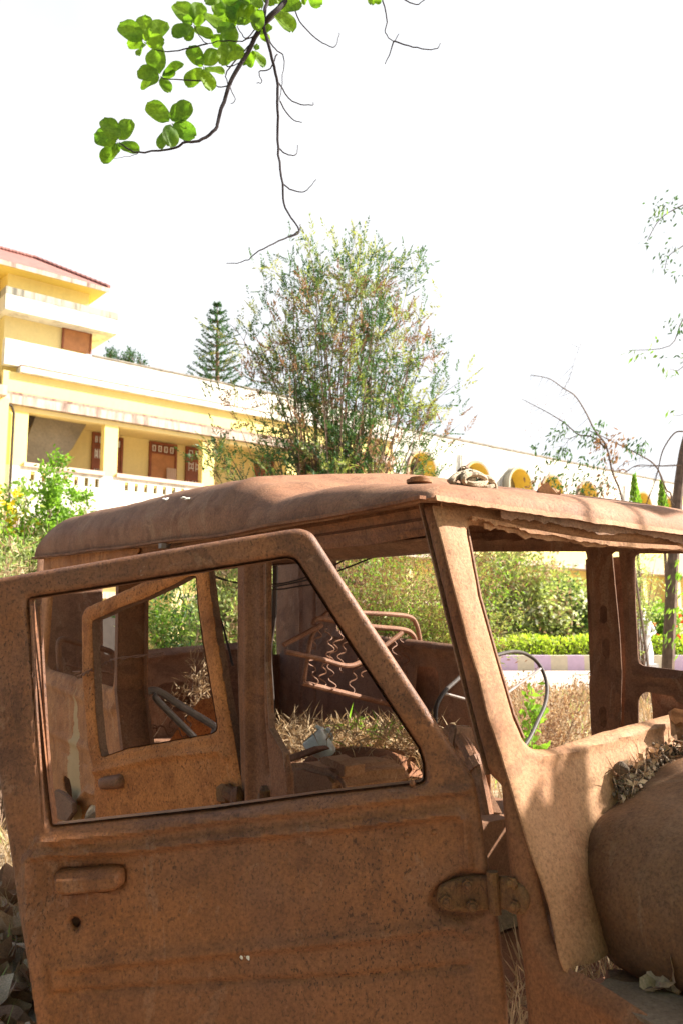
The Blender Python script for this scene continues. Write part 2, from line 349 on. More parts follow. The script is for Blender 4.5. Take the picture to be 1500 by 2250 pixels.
# ------------------------------------------------------------------ building
BD = np.array([.773, .635, 0]); BD /= np.linalg.norm(BD); BN = np.array([.635, -.773, 0]); BN /= np.linalg.norm(BN); BO = np.array([-9.1, 33, 0])
def bp(tt, n, h): return BO+BD*tt+BN*n+Z*h
def stain(name, c, cs, amt=.8, sc=1.0, streak=.5):
    m, t, p = mat(name); v = obco(t); vs = obco(t, (1, 1, .12))
    a = noise(t, 3*sc, 6, .7, vs, .3); b = noise(t, .6, 5, .6, v); q = noise(t, 9, 6, .7, v)
    col = mixc(t, mult(t, ramp(t, a, [(.46, (0, 0, 0)), (.66, (1, 1, 1))]), amt), c, cs)
    col = mixc(t, mult(t, ramp(t, b, [(.45, (0, 0, 0)), (.7, (1, 1, 1))]), .3), col, tuple(x*.8 for x in c))
    col = mixc(t, .25, col, ramp(t, q, [(.3, (.7,)*3), (.7, (1.1,)*3)]), 'MULTIPLY')
    t.links.new(col, p.inputs['Base Color']); p.inputs['Roughness'].default_value = .9
    return m
M['bwhite'] = stain('wall_cream', (.90, .74, .27), (.66, .50, .2), .2)
M['bplain'] = stain('wall_white', (.74, .71, .62), (.20, .16, .11), .55, .7)
M['byel'] = stain('wall_yellow', (.80, .60, .13), (.62, .45, .12), .2)
M['byelp'] = stain('wall_pale_yellow', (.80, .66, .30), (.6, .5, .25), .2)
M['bslab'] = stain('slab_stained', (.52, .42, .34), (.12, .06, .045), .85)
M['bmould'] = stain('slab_mould', (.72, .70, .62), (.07, .065, .05), .95, .8)
M['slabg'] = stain('slab_grime', (.40, .26, .19), (.10, .05, .04), .9, 1.1)
M['hoodc'] = stain('hood_pink', (.42, .28, .20), (.2, .14, .1), .5)
M['rim'] = stain('rim_mould', (.42, .39, .31), (.08, .075, .055), .95, .9)
M['cap'] = stain('capping_mould', (.30, .27, .22), (.07, .06, .05), .8)
M['coping'] = stain('coping_pink', (.62, .46, .36), (.5, .34, .27), .4)
M['wood'] = plain('brown_wood', (.24, .075, .035), .6, .25, 3, .05)
M['woodo'] = plain('orange_wood', (.45, .20, .08), .6, .15, 3, .05)
M['glassd'] = plain('dark_pane', (.10, .12, .12), .2, .2, 3, 0)
M['whitep'] = plain('white_pattern', (.72, .72, .68), .7, .1, 3, 0)
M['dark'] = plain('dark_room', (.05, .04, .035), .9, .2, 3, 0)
M['stair'] = plain('stair_plaster', (.28, .24, .18), .9, .2, 1.2, 0)
m, t, p = mat('roof_tiles'); v = obco(t)
wv = N_(t, 'ShaderNodeTexWave'); wv.inputs['Scale'].default_value = 2.2; wv.bands_direction = 'X'; wv.inputs['Distortion'].default_value = .6
mp = N_(t, 'ShaderNodeMapping'); mp.inputs['Rotation'].default_value = (0, 0, -math.atan2(BD[1], BD[0])); t.links.new(obco(t), mp.inputs[0]); t.links.new(mp.outputs[0], wv.inputs[0])
c = mixc(t, noise(t, 2.5, 5, .6, v), (.16, .06, .05), (.42, .20, .17)); c = mixc(t, .7, c, ramp(t, wv.outputs[1], [(.1, (.4,)*3), (.6, (1.1,)*3)]), 'MULTIPLY')
t.links.new(c, p.inputs['Base Color']); p.inputs['Roughness'].default_value = .9; M['tiles'] = m
BLD = empty('yellow_building', tuple(bp(0, 0, 0)), 'long cream and yellow building with arched windows and a tiled tower', 'building')
def bb(mb, t0, t1, n0, n1, h0, h1): return mb.box(bp(t0, n0, h0), BD*(t1-t0), BN*(n1-n0), Z*(h1-h0))
wl = MB()
# parapet, band, lower walls, pillars; openings left free
pw = MB(); bb(pw, -4.4, 15.0, -.30, 0, 11.15, 12.14); bb(pw, 15.0, 60, -.30, .003, 10.9, 11.72); pw.build('roof_parapet', M['bplain'], BLD, smooth=False)
pw = MB(); bb(pw, 15.0, 60, -.34, .05, 11.72, 11.80); bb(pw, -1, 15, -.34, .04, 12.14, 12.19); pw.build('parapet_capping', M['cap'], BLD, smooth=False)
bb(wl, -4.4, 15, -.25, -.003, 10.08, 10.9)
segs = [(-4.3, -3.4), (-.38, .19), (4.07, 4.66), (8.5, 9.1), (13.0, 15.2)]
for a, b_ in segs: bb(wl, a, b_, -.35, -.006, 7.37, 9.72)
bb(wl, -8.5, -4.3, -.3, .5, 4.4, 9.72)
wl.build('wall', M['bwhite'], BLD, smooth=False)
bm_ = MB(); bb(bm_, -4.3, 15, -.3, 0.02, 9.45, 9.62); bm_.build('beam', M['byelp'], BLD, smooth=False)
ln = MB(); bb(ln, -3.86, 15.31, -.2, .225, 11.11, 11.16); bb(ln, -4.51, 15.31, -.2, .206, 9.98, 10.086); ln.build('ledge_grime', M['slabg'], BLD, smooth=False)
rail = MB()
sl = []
tt = -3.22
slots = [-3.22+.42*i for i in range(8) if i != 20]+[.55+.42*i for i in range(9)]+[5.1+.42*i for i in range(8)]+[9.5+.42*i for i in range(8)]
slots = [s for s in slots if not (-.6 < s < .3) and not (3.9 < s < 4.8)]
bb(rail, -4.3, 15, -.15, 0, 5.4, 6.88); bb(rail, -4.3, 15, -.15, 0, 7.22, 7.37)
prev = -4.3
for s in slots:
    bb(rail, prev, s, -.15, -.0, 6.88, 7.22); prev = s+.16
bb(rail, prev, 15, -.15, 0, 6.88, 7.22)
rail.build('balcony_parapet', M['bplain'], BLD, smooth=False)
bk = MB(); bb(bk, -4.3, 15, -.5, -.45, 5.6, 7.3); bk.build('balcony_lining', M['byel'], BLD, smooth=False)
cp = MB()
for a, b_ in [(-3.5, -.35), (.16, 4.1), (4.63, 8.5), (9.1, 13)]: bb(cp, a, b_, -.2, .09, 7.37, 7.53)
cp.build('coping', M['coping'], BLD, smooth=False)
s1 = MB(); bb(s1, -3.85, 15.3, -.3, .22, 10.89, 11.15); s1.build('roof_slab', M['bplain'], BLD, smooth=False)
s2 = MB(); bb(s2, -4.5, 15.3, -.3, .20, 9.64, 10.08); bb(s2, -8.5, -4.5, -.3, .9, 9.72, 10.08); s2.build('lintel_slab', M['bslab'], BLD, smooth=False)
bw = MB(); bb(bw, -4.3, 15.5, -2.3, -2.2, 5.4, 9.9); bb(bw, -4.4, -4.3, -2.2, -.3, 5.4, 9.7); bb(bw, 13.0, 13.2, -2.2, -.3, 5.4, 9.7); bw.build('back_wall', M['byelp'], BLD, smooth=False)
fl = MB(); bb(fl, -4.3, 15, -2.2, -.2, 5.2, 5.4); fl.build('balcony_floor', M['coping'], BLD, smooth=False)
ce = MB(); bb(ce, -4.3, 15, -2.2, -.3, 9.62, 9.72); ce.build('balcony_ceiling', M['byelp'], BLD, smooth=False)
BBK = Plane(bp(0, -2.2, 0), BD, Z); BFR = Plane(bp(0, 0, 0), BD, Z)
# stair underside in first opening
BST = Plane(bp(0, -1.2, 0), BD, Z)
st = MB(); st.prism([BST.hit(*q) for q in [(60, 898), (205, 915), (200, 1040), (50, 1045)]][:0] or [BST.hit(*q) for q in [(52, 1030), (62, 960), (92, 880), (215, 890), (160, 985), (110, 1035)]], -BN*.15)
st.build('stair_underside', M['stair'], BLD, smooth=False)
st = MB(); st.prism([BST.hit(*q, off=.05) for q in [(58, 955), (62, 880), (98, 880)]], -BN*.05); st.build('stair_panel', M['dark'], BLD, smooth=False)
def bdoor(x0, y0, x1, y1, leaf='wood', top=True, panes=0):
    a = BBK.uv(x0, y0); b = BBK.uv(x1, y0); h1 = (a[1]+b[1])/2; h0 = 5.4; t0, t1 = a[0], b[0]
    d = MB(); f = .09
    O = lambda t_, n_, h_: bp(t_, -2.2+n_, h_)
    for (ta, tb, ha, hb) in ((t0, t0+f, h0, h1), (t1-f, t1, h0, h1), (t0+f, t1-f, h1-f, h1), (t0+f, t1-f, h1-.52, h1-.46)):
        d.box(O(ta, 0, ha), BD*(tb-ta), BN*.12, Z*(hb-ha))
    fr = d.build('door_frame', M['wood'], BLD, smooth=False)
    e = MB(); e.box(O(t0+f, .02, h0), BD*(t1-t0-2*f), BN*.05, Z*(h1-h0-.5)); e.build('door_leaf', M[leaf], fr, smooth=False)
    g = MB(); k = max(2, int((t1-t0)/.33))
    g2_ = MB(); g2_.box(O(t0+f, .01, h1-.46), BD*(t1-t0-2*f), BN*.02, Z*(.46-f)); g2_.build('fanlight', M['wood'], fr, smooth=False)
    wd = (t1-t0-2*f)/k
    for i in range(k):
        a0 = t0+f+wd*i+wd*.22
        for (o_, q_, r_, s_) in ((0, .0, wd*.56, .04), (0, .24, wd*.56, .04), (0, 0, .04, .28), (wd*.56-.04, 0, .04, .28)):
            g.box(O(a0+o_, .035, h1-.42+q_), BD*r_, BN*.02, Z*s_)
        g.build('fanlight_pattern', M['whitep'], fr, smooth=False); g = MB()
    if panes:
        for i in range(panes):
            for hh in (.75, 1.6):
                a0 = t0+f+(t1-t0-2*f)/panes*(i+.15); ww = (t1-t0-2*f)/panes*.7
                g.box(O(a0, .08, h1-hh-.25), BD*ww, BN*.01, Z*.03); g.box(O(a0, .08, h1-hh-.05), BD*ww, BN*.01, Z*.03)
                g.box(O(a0+ww*.48, .081, h1-hh-.27), BD*.03, BN*.01, Z*.25); g.box(O(a0, .081, h1-hh-.35), BD*.03, BN*.01, Z*.4); g.box(O(a0+ww-.03, .081, h1-hh-.35), BD*.03, BN*.01, Z*.4)
    if panes: g.build('pane_pattern', M['whitep'], fr, smooth=False)
bdoor(203, 952, 231, 955, 'wood', panes=2); bdoor(245, 962, 270, 966, 'wood'); bdoor(328, 974, 388, 982, 'woodo'); bdoor(408, 984, 446, 988, 'wood', panes=2)
bdoor(560, 1005, 600, 1010); bdoor(640, 1015, 690, 1022)
cu = MB(); 
for i in range(9):
    a = BBK.uv(368+i*2.2, 1000); cu.tube([bp(a[0]-.05, -2.05+.02*(i % 2), 8.45), bp(a[0]-.05+.02*math.sin(i), -2.05, 6.8)], .035, 6)
cu.build('curtain', M['coping'], BLD)
# drain pipe
pp = BFR.uv(30, 900)[0]
dp = MB(); dp.tube([bp(pp, .08, 3), bp(pp, .08, 9.3), bp(pp-.1, .12, 9.55), bp(pp-.35, .2, 9.62)], .05, 8); dp.build('drain_pipe', M['dark'], BLD)
# arched wing
ACP = Plane(bp(0, .85, 0), BD, Z); ac = [ACP.uv(q, 1050)[0] for q in (950, 1071, 1154, 1235, 1312)]+[38.6, 42.2]; ra = .98; hc = 9.62
aw = MB()
tz = 15.0
def archwall(mb, ta, tb, tc_, r, h0, h1, n0, n1):
    k = 16; pts = [(tc_+r*math.cos(math.pi*i/k), hc+r*math.sin(math.pi*i/k)) for i in range(k+1)]
    # top piece as strips
    for i in range(k):
        (a1, b1), (a2, b2) = pts[i], pts[i+1]
        mb.prism([bp(a1, n0, b1), bp(a1, n0, h1), bp(a2, n0, h1), bp(a2, n0, b2)], BN*(n1-n0))
    bb(mb, ta, tc_-r, n0, n1, h0, h1); bb(mb, tc_+r, tb, n0, n1, h0, h1); 
bounds = [15.2]+[(ac[i]+ac[i+1])/2 for i in range(len(ac)-1)]+[44]
for i, c_ in enumerate(ac): archwall(aw, bounds[i], bounds[i+1], c_, ra, 6.6, 10.9, -.3, 0)
aw.build('arcade_wall', M['bmould'], BLD, smooth=False)
aw = MB(); bb(aw, 15.2, 60, -.3, 0.004, 4.4, 6.6); bb(aw, 44, 60, -.3, 0, 6.6, 10.9); aw.build('lower_band', M['bwhite'], BLD, smooth=False)
for ci_, c_ in enumerate(ac):
    pj = .5 if ci_ == 2 else .13; h_ = MB(); k = 20
    for i in range(k):
        a1, a2 = math.pi*i/k, math.pi*(i+1)/k; ro = ra+.12
        q = [bp(c_+r_*math.cos(a), .003, hc+r_*math.sin(a)) for r_, a in ((ra-.003, a1), (ro, a1), (ro, a2), (ra-.003, a2))]
        h_.prism(q, BN*pj)
    bb(h_, c_-ra-.12, c_-ra+.003, .003, pj+.003, hc-.9, hc); bb(h_, c_+ra-.003, c_+ra+.12, .003, pj+.003, hc-.9, hc)
    hd = h_.build('arch_hood', M['rim'] if ci_ == 2 else M['hoodc'], BLD)
    l_ = MB()
    for i in range(k):
        a1, a2 = math.pi*i/k, math.pi*(i+1)/k; ri = ra-.03
        q = [bp(c_+r_*math.cos(a), -.72, hc+r_*math.sin(a)) for r_, a in ((ri, a1), (ra-.004, a1), (ra-.004, a2), (ri, a2))]
        l_.prism(q, BN*(.71+pj))
    bb(l_, c_-ra+.004, c_-ra+.03, -.72, pj-.01, hc-2.6, hc); bb(l_, c_+ra-.03, c_+ra-.004, -.72, pj-.01, hc-2.6, hc)
    l_.build('arch_lining', M['byel'], hd)
    q_ = MB(); bb(q_, c_-ra, c_+ra, -.85, -.76, 6.6, 10.8); q_.build('arch_recess', M['stair'], hd, smooth=False)
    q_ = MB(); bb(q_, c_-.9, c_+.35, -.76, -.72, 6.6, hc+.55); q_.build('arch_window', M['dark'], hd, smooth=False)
# lower storeys
lw = MB(); bb(lw, -8.5, 60, -.6, -.3, -.2, 5.2); lw.build('lower_wall', M['byelp'], BLD, smooth=False)
lw = MB(); bb(lw, -8.5, 60, -.3, 1.2, 4.9, 5.2); bb(lw, -8.5, 60, -.3, .2, 2.55, 2.75); lw.build('veranda_slab', M['bslab'], BLD, smooth=False)
for i in range(14):
    q_ = MB(); a = -2+i*4.3; bb(q_, a, a+.45, -.3, .9, -.1, 4.9); q_.build('veranda_pillar', M['byelp'], BLD, smooth=False)
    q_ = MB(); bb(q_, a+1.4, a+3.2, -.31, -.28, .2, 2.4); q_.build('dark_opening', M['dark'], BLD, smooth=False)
bk = MB(); bb(bk, -8.5, 60, -8, -7.7, 0, 11.1); bb(bk, 59.7, 60, -7.7, -.6, 0, 11.1); bb(bk, -8.5, -8.2, -7.7, -.6, 0, 9.7); bb(bk, -8.2, 59.7, -7.7, -.35, 10.75, 10.89); bk.build('rear_wall', M['bwhite'], BLD, smooth=False)
# tower
tw = MB(); bb(tw, -4.25, -1.0, -4.4, -.7, 10.9, 13.25); tw.build('tower_wall', M['byelp'], BLD, smooth=False)
tw = MB(); bb(tw, -4.2, -.95, -4.3, -.75, 14.1, 15.12); bb(tw, -8.2, -4.2, -4.3, -1.6, 11, 15.12); tw.build('tower_upper_wall', M['bwhite'], BLD, smooth=False)
tw = MB(); bb(tw, -4.47, -.02, -4.9, 0, 13.25, 14.13); tsl = tw.build('tower_slab', M['bplain'], BLD, smooth=False)
tw = MB(); bb(tw, -4.48, -.01, -4.91, .01, 13.86, 14.14); tw.build('mouldy_rim', M['rim'], tsl, smooth=False)
TWP = Plane(bp(0, -.7, 0), BD, Z)
a = TWP.uv(140, 722); b_ = TWP.uv(198, 735); c_ = TWP.uv(195, 778)
tw = MB(); tw.box(bp(a[0], -.7, c_[1]), BD*(b_[0]-a[0]), BN*.06, Z*(a[1]-c_[1])); ws_ = tw.build('shutter', M['woodo'], BLD, smooth=False)
tw = MB()
for (ta, tb, ha, hb) in ((a[0]-.06, a[0], c_[1], a[1]), (b_[0], b_[0]+.06, c_[1], a[1]), (a[0]-.06, b_[0]+.06, a[1], a[1]+.06)): tw.box(bp(ta, -.698, ha), BD*(tb-ta), BN*.1, Z*(hb-ha))
tw.build('shutter_frame', M['wood'], ws_, smooth=False)
e0, e1, m0, m1 = -8.6, -.43, 0.0, -5.0; hz_ = 15.12; hr_ = 16.62
rv = [bp(e0, m0, hz_), bp(e1, m0, hz_), bp(e1, m1, hz_), bp(e0, m1, hz_), bp(e0+2.0, -2.5, hr_), bp(e1-2.2, -2.5, hr_)]
rv2 = rv+[r_-Z*.1 for r_ in rv[:4]]
tw = MB(); tw.add(rv2, [(0, 1, 5, 4), (1, 2, 5), (2, 3, 4, 5), (3, 0, 4), (9, 8, 7, 6), (0, 6, 7, 1), (1, 7, 8, 2), (2, 8, 9, 3), (3, 9, 6, 0)])
rf = tw.build('tiled_roof', M['tiles'], BLD, smooth=False)
rt = MB()
for i in range(16):
    f0 = i/15; rt.tube([rv[1]*(1-f0)+rv[5]*f0+Z*.03, rv[1]*(1-min(1, f0+.07))+rv[5]*min(1, f0+.07)+Z*.05], .09, 6)
for i in range(16):
    f0 = i/15; rt.tube([rv[4]*(1-f0)+rv[5]*f0+Z*.03, rv[4]*(1-min(1, f0+.07))+rv[5]*min(1, f0+.07)+Z*.05], .09, 6)
rt.build('ridge_tiles', M['tiles'], rf)
fa = MB(); fa.box(bp(e0, .0, hz_-.2), BD*(e1-e0), BN*.03, Z*.18); fa.build('fascia', M['bslab'], rf, smooth=False)
sf = MB(); sf.box(bp(e0+.05, -.02, hz_-.16), BD*(e1-e0-.1), -BN*4.8, Z*.04); sf.build('soffit', M['byel'], rf, smooth=False)

# ------------------------------------------------------------------ plants
def leaves(P, D, L, Wd, mb, droop=0):
    """kite-shaped folded leaves, appended to mb (numpy batch)"""
    P = np.array(P); D = np.array(D, float); n = len(P); D /= np.linalg.norm(D, axis=1)[:, None]+1e-9
    L = np.broadcast_to(L, n)*rng.uniform(.7, 1.25, n); Wd = np.broadcast_to(Wd, n)*rng.uniform(.8, 1.2, n)
    A = rng.normal(size=(n, 3)); S = np.cross(D, A); S /= np.linalg.norm(S, axis=1)[:, None]+1e-9
    tip = P+D*L[:, None]; tip[:, 2] -= droop*L
    mid = P+D*(L*.5)[:, None]; a = mid+S*Wd[:, None]*.5; b = mid-S*Wd[:, None]*.5
    V = np.stack([P, a, tip, b], 1).reshape(-1, 3); o = len(mb.v)
    mb.v += [tuple(x) for x in V.tolist()]; mb.f += [(o+4*i, o+4*i+1, o+4*i+2, o+4*i+3) for i in range(n)]
def fanspray(c0, d, ln, L, Wd, mb):
    d = d/np.linalg.norm(d); s = np.cross(d, rng.normal(size=3)); s /= np.linalg.norm(s)+1e-9; k = 8; u = np.arange(k)/k
    P = c0+np.outer(u*ln, d); P = np.concatenate([P, P, [c0+d*ln*.85]]); sc = (1-.6*u)
    D = np.concatenate([d*.75+s*.8*sc[:, None], d*.75-s*.8*sc[:, None], [d]])+rng.normal(size=(2*k+1, 3))*.12
    leaves(P, D, L*np.concatenate([sc, sc, [1]]), Wd, mb, .05)
def bez(a, b, c, n=8): return [(1-t_)**2*a+2*t_*(1-t_)*b+t_*t_*c for t_ in np.linspace(0, 1, n)]
def inpoly(pts, n, plane, jd):
    P = np.array(pts, float); lo_, hi = P.min(0), P.max(0); o = []
    while len(o) < n:
        X = rng.uniform(lo_, hi, (n, 2)); k = psdf(X, pts) < 0
        o += X[k].tolist()
    return [plane.hit(x, y)+np.array([0, rng.uniform(-jd, jd), 0]) for x, y in o[:n]]
def plant(name, label, cat, base, tips, fol, stemr=.02, mat_s='bark', spray=14, L=.07, Wd=.015, spread=.12, droop=.2, group=None, twigs=3, twl=.35, bush=.5, fan=False):
    """fol = list of (part name, material, probability). Stems run from base to each tip; sprays of leaves on side twigs."""
    root = empty(name, tuple(base), label, cat, group); base = np.array(base, float)
    S = MB(); F_ = [MB() for _ in fol]; pr = np.array([q[2] for q in fol]); pr = pr/pr.sum()
    for tp in tips:
        tp = np.array(tp, float); dv = tp-base; b0 = base+np.array([rng.normal()*.06, rng.normal()*.06, 0])*(1+bush)
        ctrl = base+np.array([dv[0]*.25, dv[1]*.25, dv[2]*.62])+rng.normal(size=3)*.04*np.linalg.norm(dv)
        path = bez(b0, ctrl, tp, 9); r0 = stemr*rng.uniform(.5, 1)
        S.tube(path, list(np.linspace(r0, r0*.12, 9)), 5, cap=False)
        for q in range(twigs):
            f0 = rng.uniform(bush, 1); i = min(int(f0*8), 7); p0 = path[i]*(1-(f0*8-i))+path[i+1]*(f0*8-i)
            d = (path[i+1]-path[i]); d /= np.linalg.norm(d)+1e-9; d = d+rng.normal(size=3)*.75; d /= np.linalg.norm(d)
            ll = twl*rng.uniform(.4, 1.2); p1 = p0+d*ll-Z*droop*ll*.5
            S.tube([p0, (p0+p1)/2+Z*.03*ll, p1], [r0*.22, r0*.15, r0*.06], 4, cap=False)
            nsp = 3; kidx = rng.choice(len(fol), p=pr)
            for s_ in range(nsp):
                c0 = p0+(p1-p0)*(.3+.7*s_/nsp*1.1); n = spray
                if fan:
                    for q2 in range(2 if s_ else 1): fanspray(c0+rng.normal(size=3)*spread*.4, d+rng.normal(size=3)*.5+Z*.25, L*3.2, L, Wd, F_[kidx])
                    continue
                P = c0+rng.normal(size=(n, 3))*spread*.35; D = d+rng.normal(size=(n, 3))*.8
                leaves(P, D, L, Wd, F_[kidx], droop)
        n = spray*2; k0 = rng.choice(len(fol), p=pr); d = path[-1]-path[-2]; d /= np.linalg.norm(d)+1e-9
        if fan:
            for q2 in range(7): fanspray(path[-1]-d*rng.uniform(0, .35)+rng.normal(size=3)*spread*.5, d+rng.normal(size=3)*.6, L*3.4, L, Wd, F_[k0])
        else: leaves(path[-1]+rng.normal(size=(n, 3))*spread*.4, d+rng.normal(size=(n, 3))*.7, L, Wd, F_[k0], droop)
    S.build('stem', M[mat_s], root)
    for q, mb in zip(fol, F_):
        if mb.v: mb.build(q[0], M[q[1]], root, smooth=False)
    return root
def YP(y): return Plane((0, y, 0), (1, 0, 0), Z)
# tall feathery conifer behind the jeep
crown = [(785, 525), (700, 530), (650, 555), (635, 600), (575, 632), (560, 690), (522, 705), (530, 800), (500, 870), (470, 930), (465, 1040), (470, 1110), (1000, 1130), (950, 1040), (950, 960), (950, 900), (985, 820), (945, 850), (945, 740), (910, 745), (895, 690), (915, 650), (850, 600), (890, 590), (840, 570), (845, 545)]
y0 = 10.0
CT = inpoly(crown, 58, YP(y0), 1.0)+inpoly([(640, 560), (800, 520), (880, 640), (760, 760), (600, 760)], 22, YP(y0), .6)+[YP(y0).hit(x+rng.normal()*8, y+12) for x, y in crown if y < 1000]
b0 = YP(y0).hit(735, 1500); b0[2] = 0
plant('feathery_conifer', 'tall feathery green and brown conifer with many thin stems rising behind the jeep roof', 'tree', b0, CT,
      [('foliage', 'conifer', .66), ('light_foliage', 'coniferl', .20), ('dry_foliage', 'drybrown', .14)], .024, 'barkd', 15, .072, .017, .20, .05, twigs=6, twl=.5, bush=.42, fan=True)
# bushy skirt of dry conifer shrub seen through the windows
SK = inpoly([(720, 1215), (1040, 1200), (1100, 1240), (1085, 1420), (980, 1440), (720, 1420)], 75, YP(8.6), .6)
b1 = YP(8.6).hit(880, 1500); b1[2] = 0
plant('dry_feathery_bush', 'straggly yellow green bush with dry brown sprays seen through the jeep side window', 'bush', b1, SK, [('foliage', 'coniferl', .45), ('dry_foliage', 'drybrown', .35), ('green_foliage', 'brightgreen', .2)], .010, 'barkd', 18, .055, .012, .30, .05, twigs=9, twl=.35, bush=.3)
# norfolk pine beyond the building
def norfolk(px, ytop, ybot, y, label, wpx):
    pl = YP(y); top = pl.hit(px, ytop); low = pl.hit(px, ybot); H = top[2]-low[2]; hw = abs(pl.hit(px+wpx, ybot)[0]-low[0])
    root = empty('norfolk_pine', (top[0], y, 0), label, 'tree'); S = MB(); Fo = MB()
    S.tube([np.array([top[0], y, 0]), low, top], [.22, .14, .02], 8); n = 14
    for i in range(n):
        f0 = i/(n-1); z = low[2]-1.5+(top[2]-low[2]+1.5)*f0*.985; r = hw*(1-f0)**.8*1.08+.12; kk = 7
        for k in range(kk):
            a = 2*math.pi*(k/kk)+i*.6+rng.normal()*.12; d = np.array([math.cos(a), math.sin(a), 0]); c0 = np.array([top[0], y, z]); rr = r*rng.uniform(.82, 1.1)
            pts = bez(c0, c0+d*rr*.5-Z*.03*rr, c0+d*rr+Z*.36*rr, 7); S.tube(pts, list(np.linspace(.03, .008, 7)), 4, cap=False)
            for q in np.linspace(.18, 1, max(5, int(rr/.13))):
                ii = min(int(q*6), 5); p0 = pts[ii]+(pts[ii+1]-pts[ii])*(q*6-ii); m_ = 11
                leaves(p0+rng.normal(size=(m_, 3))*.03, d*.9+rng.normal(size=(m_, 3))*.4+Z*.3, .20, .045, Fo)
    S.build('trunk', M['barkd'], root); Fo.build('foliage', M['norfolk'], root, smooth=False)
norfolk(478, 668, 845, 46, 'dark tiered norfolk pine standing beyond the building parapet', 66)
# treetop over the parapet
tp = inpoly([(225, 772), (262, 765), (318, 782), (315, 800), (270, 798), (235, 782)], 26, YP(44), .5); b2 = YP(44).hit(290, 900); b2[2] = 0
plant('rooftop_tree', 'dark green treetop just peeping over the parapet beside the tower', 'tree', b2, tp, [('foliage', 'norfolk', 1)], .12, 'bark', 6, .17, .06, .30, 0, twigs=2, twl=.5, bush=.93)
# small pointed conifers at right
for (px, yt, yb, w_, yy, lb) in ((1392, 1047, 1120, 17, 38, 'small pointed bright green conifer beyond the roof, left of two'), (1452, 1062, 1125, 16, 40, 'small pointed bright green conifer by the slender trunk, right of two')):
    pl = YP(yy); top = pl.hit(px, yt); low = pl.hit(px, yb+60); Fo = MB(); S = MB(); root = empty('pointed_conifer', (top[0], yy, 0), lb, 'tree', 'small pointed conifers beyond the garden')
    hw = abs(pl.hit(px+w_, yb)[0]-top[0]); S.tube([np.array([top[0], yy, 0]), top-Z*.2], .08, 6)
    for i in range(900):
        f0 = rng.uniform(0, 1)**.8; z = low[2]+(top[2]-low[2])*f0; a = rng.uniform(0, 6.28); r = hw*min(1, (1-f0)*1.7+.04)*rng.uniform(.5, 1.05); d = np.array([math.cos(a), math.sin(a), 0])
        leaves([np.array([top[0], yy, z])+d*r], [d*.4+Z], .2, .07, Fo)
    S.build('trunk', M['bark'], root); Fo.build('foliage', M['brightgreen'], root, smooth=False)
# yellow flowering bush at left, and its tall shoot
pl = YP(8.0)
YB = inpoly([(-60, 1080), (20, 1075), (75, 1060), (100, 1080), (125, 1060), (165, 1090), (190, 1120), (170, 1180), (100, 1260), (-60, 1280)], 60, pl, .6)
b3 = pl.hit(40, 1400); b3[2] = 0
yb = plant('flowering_bush', 'bright green bush dotted with yellow flowers at the left edge', 'bush', b3, YB, [('foliage', 'brightgreen', .62), ('pale_foliage', 'shrub', .38)], .02, 'barkd', 11, .065, .028, .12, .1, twigs=4, twl=.3, bush=.45)
fl_ = MB()
for c0 in inpoly([(-20, 1080), (60, 1085), (100, 1110), (110, 1170), (20, 1180), (-20, 1170)], 34, pl, .5):
    fl_ = MB(); c0 = c0-np.array([0, .35, 0]); leaves(np.repeat([c0], 9, 0)+rng.normal(size=(9, 3))*.016, rng.normal(size=(9, 3)), .05, .04, fl_); fl_.build('flower', M['yellow'], yb, smooth=False)
SH = [pl.hit(x, y)+np.array([0, rng.uniform(-.2, .2), 0]) for x, y in [(128, 1002), (126, 1012), (130, 1030), (122, 1040), (138, 1055), (118, 1060), (150, 1075), (200, 1100), (160, 1090)]]
b4 = pl.hit(110, 1400); b4[2] = 0
plant('tall_leafy_shoot', 'upright leafy yellow green shoot in front of the balcony wall', 'bush', b4, SH, [('foliage', 'brightgreen', 1)], .02, 'barkd', 12, .05, .028, .07, .1, twigs=6, twl=.16, bush=.6)
# pale weeds below the bush along the left edge
WD = inpoly([(-60, 1220), (110, 1200), (110, 1500), (60, 1540), (-60, 1520)], 60, YP(6.6), .6); b5 = YP(6.6).hit(20, 1560); b5[2] = 0
plant('pale_weed_thicket', 'pale dusty green thicket behind the tail of the jeep', 'bush', b5, WD, [('foliage', 'shrub', .6), ('dry_foliage', 'straw', .4)], .014, 'barkd', 12, .08, .012, .12, .1, twigs=4, twl=.3, bush=.3)
# shrubs seen through the rear and side openings
def shrub(label, px, py, wx, hy, y, n, fol, name='shrub', **k):
    pl = YP(y); T = inpoly([(px-wx, py-hy*.6), (px-wx*.5, py-hy), (px+wx*.5, py-hy), (px+wx, py-hy*.5), (px+wx, py+hy), (px-wx, py+hy)], n, pl, .5)
    b = pl.hit(px, 1500); b[2] = 0
    return plant(name, label, 'bush', b, T, fol, **{**dict(stemr=.02, mat_s='barkd', spray=11, L=.09, Wd=.03, spread=.16, droop=.1, twigs=4, twl=.35, bush=.35), **k})
G1 = [('foliage', 'brightgreen', .6), ('pale_foliage', 'shrub', .4)]; G2 = [('foliage', 'shrub', .6), ('dry_foliage', 'straw', .25), ('pale_foliage', 'coniferl', .15)]
shrub('lush green shrub framed by the open rear door window', 400, 1340, 95, 75, 11, 40, [('foliage', 'conifer', .2), ('pale_foliage', 'brightgreen', .3), ('dusty_foliage', 'shrub', .5)], spread=.3, L=.10, Wd=.025)
shrub('pale shrub just left of the near centre pillar', 500, 1330, 60, 85, 9.5, 34, G2)
shrub('pale leafy shrub behind the rear pillar slit', 615, 1400, 50, 190, 8.5, 34, G2, Wd=.02)
shrub('dusty pale shrub beside the seat springs', 720, 1330, 60, 90, 12, 30, G2)
